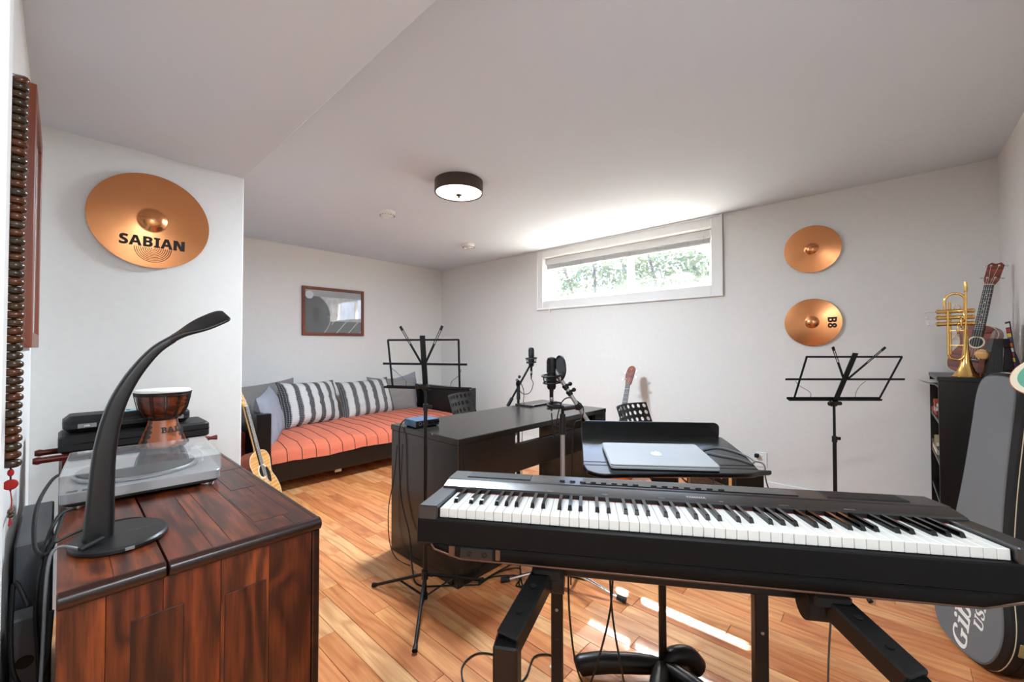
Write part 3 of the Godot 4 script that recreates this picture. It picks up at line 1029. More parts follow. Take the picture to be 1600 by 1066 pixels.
# ---------------------------------------------------------------- digital piano on its stand
# piano space: x along the keys from the left end, y up from the key tops, z towards the player
func build_piano() -> void:
	var at := Vector3(0.661, 0.76, -0.854)
	var pn := thing("digital_piano", "black digital piano with a full row of keys on a metal stand", "digital piano", at, -57.86)
	pn.basis = pn.basis * Basis(Vector3.RIGHT, deg_to_rad(-3.6))
	var L := 1.222
	var along := Transform3D(Basis(Vector3(0, 0, -1), Vector3(0, 1, 0), Vector3(1, 0, 0)), Vector3.ZERO)   # outline x -> -z, outline y -> y, push -> x
	# key slip and upper front
	obj("key_slip", extr(mb(), PackedVector2Array([Vector2(-0.013, -0.024), Vector2(-0.016, -0.028), Vector2(-0.016, -0.081), Vector2(-0.010, -0.085), Vector2(0.04, -0.085), Vector2(0.04, -0.024)]), -0.053, L + 0.053, along, 0.0015), M.piano_body, pn)
	# lower tray, shorter than the front, its left and right lower corners cut off
	var tray := mb()
	var ends := []
	for e in [[-0.018, 0.0], [-0.012, -0.6], [0.06, -1.0], [L - 0.06, -1.0], [L + 0.012, -0.6], [L + 0.018, 0.0]]:
		var yb: float = -0.076 + e[1] * 0.042
		ends.append([Vector3(e[0], -0.07, 0.011), Vector3(e[0], yb + 0.004, 0.010), Vector3(e[0], yb, 0.004), Vector3(e[0], yb - 0.004, -0.27), Vector3(e[0], -0.07, -0.275)])
	loft(tray, ends)
	obj("lower_body", tray, M.piano_body, pn)
	# rear housing with the control panel
	obj("control_panel", extr(mb(), PackedVector2Array([Vector2(0.149, -0.07), Vector2(0.149, 0.010), Vector2(0.153, 0.014), Vector2(0.188, 0.0225), Vector2(0.194, 0.023), Vector2(0.200, 0.026), Vector2(0.282, 0.028), Vector2(0.286, 0.024), Vector2(0.288, -0.06), Vector2(0.28, -0.07)]), -0.045, L + 0.045, along, 0.001, 0.3), M.piano_top, pn)
	for s in [[-0.053, -0.0025], [L + 0.0025, L + 0.053]]:
		obj("cheek_block", bb(mb(), Vector3(s[0], -0.07, -0.27), Vector3(s[1], 0.008, 0.0135), 0.003), M.piano_top, pn)
	obj("key_bed", bb(mb(), Vector3(-0.003, -0.05, -0.15), Vector3(L + 0.003, -0.026, 0.0)), M.black, pn)
	obj("felt_strip", bb(mb(), Vector3(0, -0.006, -0.1485), Vector3(L, 0.0008, -0.1435)), M.felt_red, pn)
	obj("fallboard", bb(mb(), Vector3(0, -0.004, -0.150), Vector3(L, 0.0098, -0.1482)), M.black, pn)
	# speaker grilles, panel seam, buttons, lettering
	for s in [[0.01, 0.205], [1.0, 1.19]]:
		var gr := obj("speaker_grille", bb(mb(), Vector3(s[0], 0.024, -0.278), Vector3(s[1], 0.0288, -0.215), 0.001), M.black, pn)
		var dots := mb()
		for k in 40:
			bb(dots, Vector3(s[0] + 0.004 + k * 0.0047, 0.0285, -0.274), Vector3(s[0] + 0.0062 + k * 0.0047, 0.0294, -0.219))
		obj("grille_ribs", dots, M.black_metal, gr)
	obj("display_strip", bb(mb(), Vector3(0.36, 0.024, -0.272), Vector3(0.93, 0.0288, -0.212), 0.001), M.black_gloss, pn)
	for k in 15:
		var bxp := 0.30 + k * 0.030 + (0.02 if k > 7 else 0.0)
		if k == 2:
			obj("button", lathe(mb(), [Vector2(0.009, 0.0), Vector2(0.008, 0.004), Vector2(0, 0.0045)], 16, Transform3D(Basis(), Vector3(bxp, 0.0272, -0.225))), M.black_plastic, pn)
		else:
			obj("button", box(Vector3(bxp, 0.0292, -0.225), Vector3(0.016, 0.004, 0.006), 0.0012), M.black_plastic, pn)
	var brand := obj("maker_lettering", letters("YAMAHA", 0.0085, 0.0006, "Droid Sans", true), M.silver, pn)
	brand.transform = Transform3D(Basis(Vector3.RIGHT, -1.33), Vector3(0.66, 0.0187, -0.171))
	for k in 7:
		var lg := obj("legend_lettering", letters(["GRAND PIANO", "E.PIANO", "ORGAN", "STRINGS", "VIBES", "WOOD BASS", "METRONOME"][k], 0.003, 0.0003), M.silver, pn)
		lg.transform = Transform3D(Basis(Vector3.RIGHT, -1.33), Vector3(0.12 + k * 0.15, 0.0156, -0.1580))
	# front sockets, and brown strips that paint the reflected floor
	var jack := obj("jack_plate", bb(mb(), Vector3(0.058, -0.114, 0.008), Vector3(0.145, -0.0875, 0.0145), 0.003), M.black_plastic, pn)
	for k in 2:
		obj("socket", lathe(mb(), [Vector2(0.0065, 0.0), Vector2(0.0065, 0.002), Vector2(0.004, 0.002), Vector2(0.0035, -0.004), Vector2(0, -0.004)], 14, Transform3D(Basis(Vector3.RIGHT, PI / 2), Vector3(0.085 + k * 0.038, -0.101, 0.0142))), M.black_gloss, jack)
	M.floor_reflection = mat(Color(0.36, 0.25, 0.19), 0.3, 0.3)  # brown of the floor's reflection put into the colour
	var lip := mb()
	tube(lip, [Vector3(-0.016, -0.086, 0.0115), Vector3(-0.008, -0.098, 0.0105), Vector3(0.06, -0.1175, 0.0065), Vector3(0.6, -0.1185, 0.0065), Vector3(L - 0.06, -0.1175, 0.0065), Vector3(L + 0.008, -0.098, 0.0105), Vector3(L + 0.016, -0.086, 0.0115)], 0.003, 6)
	obj("lower_edge_reflection", lip, M.floor_reflection, pn)
	for s in [[0.030, 0.046], [0.15, 0.162]]:
		obj("reflection_bar", bb(mb(), Vector3(s[0], -0.112, 0.008), Vector3(s[1], -0.087, 0.013), 0.001), M.floor_reflection, pn)
	# 52 white keys, 36 black keys
	var wk := box(Vector3(0, -0.0115, -0.0735), Vector3(0.0226, 0.023, 0.147), 0.0012)
	var wmesh := mesh_of(wk)
	var pitch := L / 52.0
	var bmesh := bevel_key()
	for k in 52:
		var o := obj("white_key", wmesh, M.white_key, pn)
		o.position = Vector3((k + 0.5) * pitch, 0, 0)
		var note := (k + 5) % 7          # 0 = C; the lowest key is A
		if note in [0, 1, 3, 4, 5] and k < 51:
			var b := obj("black_key", bmesh, M.black_key, pn)
			b.position = Vector3((k + 1) * pitch + [-0.0022, 0.0022, 0, -0.003, 0.0, 0.003][note], 0, 0)
	# the stand
	var s := thing("piano_stand", "black square tube metal stand under the digital piano", "piano stand", Vector3(0.661, 0, -0.854), -57.86)
	var bm = M.black_metal
	obj("crossbar", bb(mb(), Vector3(0.25, 0.575, -0.115), Vector3(0.93, 0.615, -0.075), 0.004), bm, s)
	for e in [[0.275, -0.06, 0.205, 0.15], [0.90, -0.05, 0.975, 0.115]]:
		var a := Vector3(e[0], 0.607, e[1])
		var b := Vector3(e[2], 0.545, e[3])
		var arm := obj("arm", bar(mb(), a - (b - a) * 0.2, b, 0.05, 0.05, Vector3.RIGHT, 0.004), bm, s)
		var hol := mb()
		for f in [0.42, 0.74]:
			var p := a.lerp(b, f) + Vector3(0, 0.0262, 0.006)
			cyl(hol, p - Vector3(0, 0.002, 0), p + Vector3(0, 0.0006, 0), 0.008, -1.0, 14)
		obj("bolt_hole", hol, M.ink, arm)
		obj("leg", bb(mb(), Vector3(e[2] - 0.026, 0.0, e[3] - 0.03), Vector3(e[2] + 0.026, 0.555, e[3] + 0.026), 0.004), bm, s)
		obj("foot", bb(mb(), Vector3(e[2] - 0.026, 0.0, -0.2), Vector3(e[2] + 0.026, 0.045, e[3] + 0.08), 0.006), bm, s)
		var cl := mb()
		bx(cl, Vector3(e[0], 0.615, -0.06), Vector3(0.075, 0.03, 0.12), 0.006)
		cyl(cl, Vector3(e[0] - 0.04, 0.585, -0.05), Vector3(e[0] + 0.04, 0.585, -0.05), 0.036, -1.0, 20)
		obj("clamp", cl, M.black_rubber, s)
		obj("pad", bar(mb(), Vector3(e[0], 0.6330, -0.005), Vector3(e[0], 0.6170, -0.26), 0.07, 0.012, Vector3.RIGHT, 0.003), M.black_rubber, s)
	for px in [0.292, 0.792]:
		var post := obj("post", bb(mb(), Vector3(px - 0.0155, 0.0, -0.125), Vector3(px + 0.0155, 0.6, -0.095), 0.003), bm, s)
		var hl := mb()
		for k in 7:
			cyl(hl, Vector3(px, 0.12 + k * 0.055, -0.0955), Vector3(px, 0.12 + k * 0.055, -0.0945), 0.005, -1.0, 10)
		obj("height_hole", hl, M.ink, post)
		obj("button_pin", cyl(mb(), Vector3(px, 0.475, -0.0955), Vector3(px, 0.475, -0.0925), 0.004, -1.0, 10), M.steel, post)
	var knob := mb()
	tube(knob, [Vector3(0.905, 0.60, -0.1), Vector3(0.975, 0.52, 0.02)], 0.0035, 6)
	ball(knob, Vector3(0.975, 0.52, 0.02), Vector3(0.008, 0.008, 0.008), 8)
	obj("brace_cord", knob, M.black_metal, s)

func bevel_key() -> ArrayMesh:
	var st := mb()
	flat(st)
	var sec := [[-0.0485, 0.0, 0.0058, 0.0055], [-0.0530, 0.0100, 0.0056, 0.0044], [-0.0575, 0.0112, 0.0056, 0.0042], [-0.1458, 0.0118, 0.0056, 0.0042]]
	for i in 3:
		var a: Array = sec[i]
		var b: Array = sec[i + 1]
		for s in [-1.0, 1.0]:
			quad(st, Vector3(s * a[2], -0.002, a[0]), Vector3(s * a[3], a[1], a[0]), Vector3(s * b[3], b[1], b[0]), Vector3(s * b[2], -0.002, b[0]), Vector3(s, 0.2, 0))
		quad(st, Vector3(-a[3], a[1], a[0]), Vector3(a[3], a[1], a[0]), Vector3(b[3], b[1], b[0]), Vector3(-b[3], b[1], b[0]), Vector3(0, 1, 0.6))
	quad(st, Vector3(-0.0058, -0.002, -0.0485), Vector3(0.0058, -0.002, -0.0485), Vector3(0.0055, 0.0, -0.0485), Vector3(-0.0055, 0.0, -0.0485), Vector3(0, 0, 1))
	quad(st, Vector3(-0.0056, -0.002, -0.1458), Vector3(0.0056, -0.002, -0.1458), Vector3(0.0042, 0.0118, -0.1458), Vector3(-0.0042, 0.0118, -0.1458), Vector3(0, 0, -1))
	return mesh_of(st)

# ---------------------------------------------------------------- chest by the left wall
func build_chest() -> void:
	var c := thing("wooden_chest", "dark stained wooden chest with a split lid against the left wall", "chest", Vector3(0, 0, -1.1))
	obj("carcass", bb(mb(), Vector3(0.004, 0, -1.29), Vector3(0.446, 0.705, -0.02)), M.groove, c)
	# upright boards of the end that faces the camera
	var xs := [0.0, 0.064, 0.148, 0.247, 0.344, 0.442]
	for k in 5:
		obj("board", bb(mb(), Vector3(xs[k] + 0.0003, 0.0, -0.022), Vector3(xs[k + 1] - 0.0003, 0.70, -0.002), 0.0008, 1, Vector2(k * 0.37, k * 0.21)), M.chest[[0, 1, 4, 2, 1][k]], c)
	for s in [[0.10, 0.181, 0.25, 0.633, 3], [0.255, 0.336, 0.25, 0.618, 1]]:
		var g := obj("inlay", bb(mb(), Vector3(s[0], s[2], -0.004), Vector3(s[1], s[3], -0.0012), 0.0004, 1, Vector2(s[0] * 9.0, 0.4)), M.chest[s[4]], c)
		var ln := mb()
		for q in [[s[0] - 0.0012, s[0], s[2], s[3]], [s[1], s[1] + 0.0012, s[2], s[3]], [s[0], s[1], s[3], s[3] + 0.0012]]:
			bb(ln, Vector3(q[0], q[2], -0.004), Vector3(q[1], q[3], -0.0014))
		obj("joint", ln, M.groove, g)
	obj("corner_post", extr(mb(), rrect(0.4435, 0.0, 0.461, 0.70, 0.003), -0.03, 0.002, Transform3D(), 0.003), M.chest_edge, c)
	# right side boards, lying
	for k in 4:
		obj("side_board", bb(mb(), Vector3(0.44, k * 0.174, -1.29), Vector3(0.456, k * 0.174 + 0.173, -0.03), 0.001, 2, Vector2(k * 0.5, 0.1)), M.chest[[1, 0, 3, 4][k]], c)
	# lid in three pieces with real gaps between them
	var y0 := 0.705
	var lids := [
		[0.0, 0.074, -1.30, 0.0, 2], [0.0744, 0.1515, -1.30, 0.0, 0],
		[0.1555, 0.232, -0.662, 0.0, 4], [0.2324, 0.268, -0.662, 0.0, 2], [0.2684, 0.33, -0.662, 0.0, 0], [0.3304, 0.40, -0.662, 0.0, 4], [0.4004, 0.448, -0.662, 0.0, 1],
		[0.1555, 0.29, -1.30, -0.666, 0], [0.2904, 0.448, -1.30, -0.666, 4]]
	for l in lids:
		obj("lid_board", bb(mb(), Vector3(l[0], y0, l[2]), Vector3(l[1], 0.73, l[3]), 0.0008, 2, Vector2(l[0] * 7.0, l[2])), M.chest[l[4]], c)
	for s in [[0.0, 0.1515], [0.1555, 0.462]]:
		var e := mb()
		var pf := curve2([Vector2(0.0, 0.70), Vector2(0.008, 0.703), Vector2(0.013, 0.713), Vector2(0.011, 0.724), Vector2(0.002, 0.7305)], 4, false)
		pf.append(Vector2(-0.006, 0.7305)); pf.append(Vector2(-0.006, 0.70))
		extr(e, pf, s[0], s[1], Transform3D(Basis(Vector3(0, 0, 1), Vector3(0, 1, 0), Vector3(1, 0, 0)), Vector3.ZERO), 0.002, 0.7)
		obj("edge_moulding", e, M.chest_edge, c)
	for s in [[-0.662, 0.0], [-1.30, -0.666]]:
		obj("side_moulding", extr(mb(), rrect(0.446, 0.703, 0.462, 0.7306, 0.006), s[0], s[1], Transform3D(), 0.002), M.chest_edge, c)
	for s in [[0.335, 0.418, -0.318, -0.087, 1], [0.36, 0.425, -0.655, -0.40, 3], [0.30, 0.40, -0.95, -0.70, 3]]:
		var g := obj("inlay", bb(mb(), Vector3(s[0], 0.729, s[2]), Vector3(s[1], 0.7305, s[3]), 0.0003, 2, Vector2(s[0] * 5.0, 0.7)), M.chest[s[4]], c)
		var ln := mb()
		for q in [[s[0] - 0.0012, s[0], s[2], s[3]], [s[1], s[1] + 0.0012, s[2], s[3]], [s[0], s[1], s[3], s[3] + 0.0012], [s[0], s[1], s[2] - 0.0012, s[2]]]:
			bb(ln, Vector3(q[0], 0.729, q[2]), Vector3(q[1], 0.7303, q[3]))
		obj("joint", ln, M.groove, g)

func build_chest_things() -> void:
	lamp_and_turntable()
	# goblet drum
	var dj := thing("goblet_drum", "small carved wooden goblet drum with rope lacing behind the record player", "drum", Vector3(0.285, 0.7305, -2.19))
	var dark := wood_mat(wood_tex(141, Color(0.24, 0.09, 0.04), Color(0.52, 0.25, 0.12), 2.0, 2.0, 0.3, 256, 128), Color(1, 1, 1), 0.22, Vector3(3, 1, 1))
	obj("bowl", lathe(mb(), [Vector2(0.046, 0.150), Vector2(0.050, 0.157), Vector2(0.066, 0.172), Vector2(0.076, 0.195), Vector2(0.083, 0.228), Vector2(0.089, 0.264), Vector2(0.082, 0.264)], 40, Transform3D(), 0.9), dark, dj)
	var carved := picture(256, 64, func(x: float, y: float) -> Color:
		var base := Color(0.62, 0.33, 0.17) if y < 0.72 else Color(0.14, 0.10, 0.09)
		if y > 0.68 and y < 0.72:
			base = Color(0.10, 0.06, 0.05)
		var palm := fposmod(x * 6.0, 1.0)
		var yy := (y - 0.1) / 0.55
		if y < 0.66 and absf(palm - 0.5) < 0.34 * (0.4 + 0.6 * absf(sin(yy * 14.0))) * (1.0 - absf(yy - 0.4)) and fposmod(floor(x * 6.0), 2.0) < 0.5:
			return Color(0.17, 0.11, 0.09)
		if y > 0.75 and absf(fposmod(x * 24.0 + y * 6.0, 1.0) - 0.5) < 0.12:
			return Color(0.24, 0.18, 0.16)
		return base)
	var fm := mat(Color(1, 1, 1), 0.35)
	fm.albedo_texture = carved
	# u runs round the foot, v from the waist down
	obj("foot", lathe(mb(), [Vector2(0.046, 0.150), Vector2(0.050, 0.13), Vector2(0.062, 0.095), Vector2(0.078, 0.05), Vector2(0.092, 0.012), Vector2(0.096, 0.0)], 40, Transform3D(), 0.9), fm, dj)
	var word := obj("painted_lettering", letters("BALI", 0.021, 0.002, "Droid Serif", true), M.ink, dj)
	word.transform = Transform3D(Basis(Vector3.UP, 0.12) * Basis(Vector3.RIGHT, -0.40), Vector3(0.022, 0.112, 0.0565))
	obj("drum_head", lathe(mb(), [Vector2(0.0895, 0.258), Vector2(0.0895, 0.268), Vector2(0.086, 0.272), Vector2(0.0, 0.272)], 40), M.paper, dj)
	var rope := mb()
	ring(rope, Vector3(0, 0.260, 0), 0.0905, 0.003)
	ring(rope, Vector3(0, 0.251, 0), 0.0895, 0.0025)
	ring(rope, Vector3(0, 0.162, 0), 0.056, 0.004)
	for k in 12:
		var a := TAU * k / 12
		for s in [0.0, 0.09]:
			var b: float = a + s
			var pts := []
			for h in [[0.089, 0.257], [0.084, 0.228], [0.077, 0.195], [0.067, 0.172], [0.056, 0.162]]:
				pts.append(Vector3(cos(b) * (h[0] + 0.002), h[1], sin(b) * (h[0] + 0.002)))
			tube(rope, pts, 0.0015, 5)
	obj("rope", rope, M.black_rubber, dj)
	# red-brown rack, two black cases and a pale blue disc at the back of the chest
	var rk := thing("wooden_rack", "low red brown wooden rack under the black cases", "rack", Vector3(0.2, 0.731, -2.30))
	M.redwood = wood_mat(wood_tex(151, Color(0.34, 0.08, 0.05), Color(0.50, 0.16, 0.10), 2.0, 1.0, 0.2, 256, 128), Color(1, 1, 1), 0.35)
	for z in [0.085, -0.075]:
		obj("rail", tube(mb(), [Vector3(-0.262, 0.042, z), Vector3(-0.25, 0.042, z), Vector3(-0.24, 0.042, z), Vector3(0.24, 0.042, z), Vector3(0.25, 0.042, z), Vector3(0.274, 0.042, z)], 0.011, 12, [0.010, 0.014, 0.011, 0.011, 0.007, 0.011]), M.redwood, rk)
	for x in [-0.18, 0.18]:
		obj("crossbar", bb(mb(), Vector3(x - 0.012, 0.0, -0.095), Vector3(x + 0.012, 0.034, 0.1), 0.003, 2), M.redwood, rk)
	var c1 := thing("instrument_case", "flat black oblong case lying on the red brown rack", "case", Vector3(0.222, 0.786, -2.31), 0.0)
	M.case_black = tri_map(mat(Color(0.05, 0.05, 0.052), 0.55), Vector3.ONE * 10.0)
	M.case_black.albedo_texture = mottled(155, 0.3, Color(0.8, 0.8, 0.8), Color.WHITE)
	obj("shell", extr(mb(), rrect(-0.225, -0.105, 0.225, 0.105, 0.02), 0.0, 0.062, Transform3D(Basis(Vector3.RIGHT, -PI / 2), Vector3.ZERO), 0.008), M.case_black, c1)
	obj("zip", extr(mb(), rrect(-0.2262, -0.1062, 0.2262, 0.1062, 0.021), 0.03, 0.034, Transform3D(Basis(Vector3.RIGHT, -PI / 2), Vector3.ZERO)), M.black_gloss, c1)
	var c2 := thing("instrument_case", "smaller rounded black case with two silver latches on the flat case", "case", Vector3(0.197, 0.849, -2.325), 0.0)
	obj("shell", extr(mb(), rrect(-0.19, -0.075, 0.19, 0.075, 0.035, 6), 0.0, 0.064, Transform3D(Basis(Vector3.RIGHT, -PI / 2), Vector3.ZERO), 0.018), M.case_black, c2)
	obj("seam", extr(mb(), rrect(-0.1907, -0.0757, 0.1907, 0.0757, 0.0355, 6), 0.031, 0.033, Transform3D(Basis(Vector3.RIGHT, -PI / 2), Vector3.ZERO)), M.black_gloss, c2)
	for x in [-0.125, 0.138]:
		var la := obj("latch", bb(mb(), Vector3(x - 0.026, 0.018, 0.074), Vector3(x + 0.026, 0.036, 0.078), 0.002), M.steel, c2)
		obj("latch_tongue", bb(mb(), Vector3(x - 0.009, 0.022, 0.077), Vector3(x + 0.009, 0.031, 0.081), 0.002), M.chrome, la)
	var ds := thing("disc", "pale blue disc lying on top of the smaller black case", "disc", Vector3(0.19, 0.9135, -2.315))
	M.pale_blue = mat(Color(0.56, 0.73, 0.76), 0.4)
	obj("plate", lathe(mb(), [Vector2(0, 0), Vector2(0.044, 0.0), Vector2(0.044, 0.0025), Vector2(0.007, 0.0025), Vector2(0.007, 0.0018), Vector2(0, 0.0018)], 36), M.pale_blue, ds)
	obj("hub", lathe(mb(), [Vector2(0.007, 0.0018), Vector2(0.006, 0.004), Vector2(0, 0.004)], 16), M.ink, ds)

func lamp_and_turntable() -> void:
	# desk lamp
	var t := thing("desk_lamp", "black curved desk lamp with a flat paddle head, switched off", "lamp", Vector3(0.098, 0.7305, -1.31))
	obj("base", extr(mb(), oval(0.085, 0.098, 44), 0.0, 0.014, Transform3D(Basis(Vector3.RIGHT, -PI / 2), Vector3.ZERO), 0.004), M.black_plastic, t)
	var ps := [[-0.036, 0.012, 0.026, 0.021], [-0.034, 0.06, 0.0245, 0.0205], [-0.032, 0.125, 0.022, 0.02], [-0.027, 0.21, 0.0195, 0.02], [-0.012, 0.298, 0.0165, 0.0195], [0.016, 0.37, 0.0135, 0.019], [0.055, 0.431, 0.011, 0.0185], [0.09, 0.462, 0.009, 0.0185]]
	var hd := [[0.084, 0.458, 0.0088, 0.0185], [0.105, 0.474, 0.0075, 0.024], [0.13, 0.490, 0.0058, 0.031], [0.16, 0.507, 0.005, 0.034], [0.183, 0.520, 0.0048, 0.034], [0.196, 0.526, 0.0046, 0.031], [0.203, 0.529, 0.0035, 0.025]]
	for e in [["stem", ps], ["lamp_head", hd]]:
		var rings := []
		var l := []
		var src: Array = e[1]
		for i in src.size() - 1:                     # Catmull-Rom between the stations
			var q0: Array = src[maxi(i - 1, 0)]
			var q3: Array = src[mini(i + 2, src.size() - 1)]
			for k in 5:
				var w := k / 5.0
				var st := []
				for j in 4:
					st.append(cubic_interpolate(src[i][j], src[i + 1][j], q0[j], q3[j], w))
				l.append(st)
		l.append(src[src.size() - 1])
		for i in l.size():
			var a: Array = l[maxi(i - 1, 0)]
			var b: Array = l[mini(i + 1, l.size() - 1)]
			var d := Vector3(b[0] - a[0], b[1] - a[1], 0).normalized()
			var n := Vector3(-d.y, d.x, 0)
			var zz := Vector3(0, 0.0, 1)
			if e[0] == "lamp_head":
				n = n.rotated(d, 0.5 * smoothstep(0.0, 0.5, float(i) / l.size())); zz = zz.rotated(d, 0.5 * smoothstep(0.0, 0.5, float(i) / l.size()))
			var rr := []
			for k in 16:
				var an := TAU * (k + 0.5) / 16
				var c := cos(an)
				var s := sin(an)
				rr.append(Vector3(l[i][0], l[i][1], -0.012) + n * signf(c) * pow(absf(c), 0.45) * l[i][2] + zz * signf(s) * pow(absf(s), 0.45) * l[i][3])
			rings.append(rr)
		obj(e[0], loft(mb(), rings), M.black_plastic, t)
	M.grey_plastic = mat(Color(0.36, 0.37, 0.38), 0.4)
	obj("led_strip", bb(mb(), Vector3(-0.045, -0.002, -0.014), Vector3(0.045, 0.0, 0.014), 0.001), M.grey_plastic, t).transform = Transform3D(Basis(Vector3.BACK, 0.48), Vector3(0.155, 0.4965, -0.012))
	obj("usb_port", bb(mb(), Vector3(0.0, 0.004, 0.0945), Vector3(0.016, 0.011, 0.0985), 0.001), M.steel, t)
	obj("power_plug", cyl(mb(), Vector3(-0.066, 0.016, 0.055), Vector3(-0.03, 0.022, 0.03), 0.005), M.black_rubber, t)
	var pr := mb()
	for k in 4:
		bb(pr, Vector3(0.016 + k * 0.009, 0.0140, -0.004 + (k % 2) * 0.004), Vector3(0.0225 + k * 0.009, 0.0144, -0.002 + (k % 2) * 0.004))
	obj("touch_marks", pr, M.grey_plastic, t)
	# record player
	var p := thing("record_player", "silver record player under a clear acrylic lid on the chest", "record player", Vector3(0.19, 0.7305, -1.79), -4.0)
	var up := Transform3D(Basis(Vector3.RIGHT, -PI / 2), Vector3.ZERO)
	for sx in [-0.145, 0.145]:
		for sz in [-0.145, 0.145]:
			obj("foot", lathe(mb(), [Vector2(0.0, 0.0), Vector2(0.02, 0.0), Vector2(0.022, 0.003), Vector2(0.022, 0.009), Vector2(0.018, 0.012)], 24, Transform3D(Basis(), Vector3(sx, 0, sz))), M.chrome, p)
	obj("base_tray", extr(mb(), rrect(-0.172, -0.172, 0.172, 0.172, 0.02), 0.011, 0.022, up, 0.003), M.black, p)
	obj("plinth", extr(mb(), rrect(-0.178, -0.178, 0.178, 0.178, 0.018), 0.02, 0.049, up, 0.002), M.silver, p)
	obj("platter", lathe(mb(), [Vector2(0.0, 0.049), Vector2(0.146, 0.049), Vector2(0.150, 0.052), Vector2(0.150, 0.058), Vector2(0.146, 0.061), Vector2(0.0, 0.061)], 56, Transform3D(Basis(), Vector3(-0.015, 0, 0))), M.steel, p)
	var mt := obj("platter_mat", lathe(mb(), [Vector2(0.142, 0.061), Vector2(0.142, 0.0635), Vector2(0.004, 0.0635), Vector2(0.004, 0.072), Vector2(0, 0.0725)], 48, Transform3D(Basis(), Vector3(-0.015, 0, 0))), M.black_rubber, p)
	mt.position.y = 0.0
	var arm := mb()
	cyl(arm, Vector3(0.145, 0.049, -0.12), Vector3(0.145, 0.072, -0.12), 0.016)
	tube(arm, curve([Vector3(0.146, 0.071, -0.15), Vector3(0.146, 0.071, -0.08), Vector3(0.148, 0.071, 0.02), Vector3(0.138, 0.068, 0.075)], 5), 0.004, 8)
	bx(arm, Vector3(0.134, 0.066, 0.088), Vector3(0.014, 0.01, 0.03), 0.003, 0, Basis(Vector3.UP, -0.25))
	obj("tonearm", arm, M.silver, p)
	for k in 3:
		obj("button", bb(mb(), Vector3(-0.165 + k * 0.03, 0.049, 0.155), Vector3(-0.143 + k * 0.03, 0.0515, 0.168), 0.001), M.grey_plastic, p)
	var lid := mb()
	bb(lid, Vector3(-0.178, 0.0955, -0.178), Vector3(0.178, 0.098, 0.178), 0.001)
	for s in [-1.0, 1.0]:
		bb(lid, Vector3(s * 0.178, 0.05, -0.178), Vector3(s * 0.1755, 0.0955, 0.178))
		bb(lid, Vector3(-0.1755, 0.05, s * 0.178), Vector3(0.1755, 0.0955, s * 0.1755))
	obj("dust_cover", lid, M.acrylic, p)
	var hg := mb()
	for x in [-0.12, 0.12]:
		bb(hg, Vector3(x - 0.015, 0.045, -0.187), Vector3(x + 0.015, 0.075, -0.179), 0.002)
	obj("hinge", hg, M.black, p)

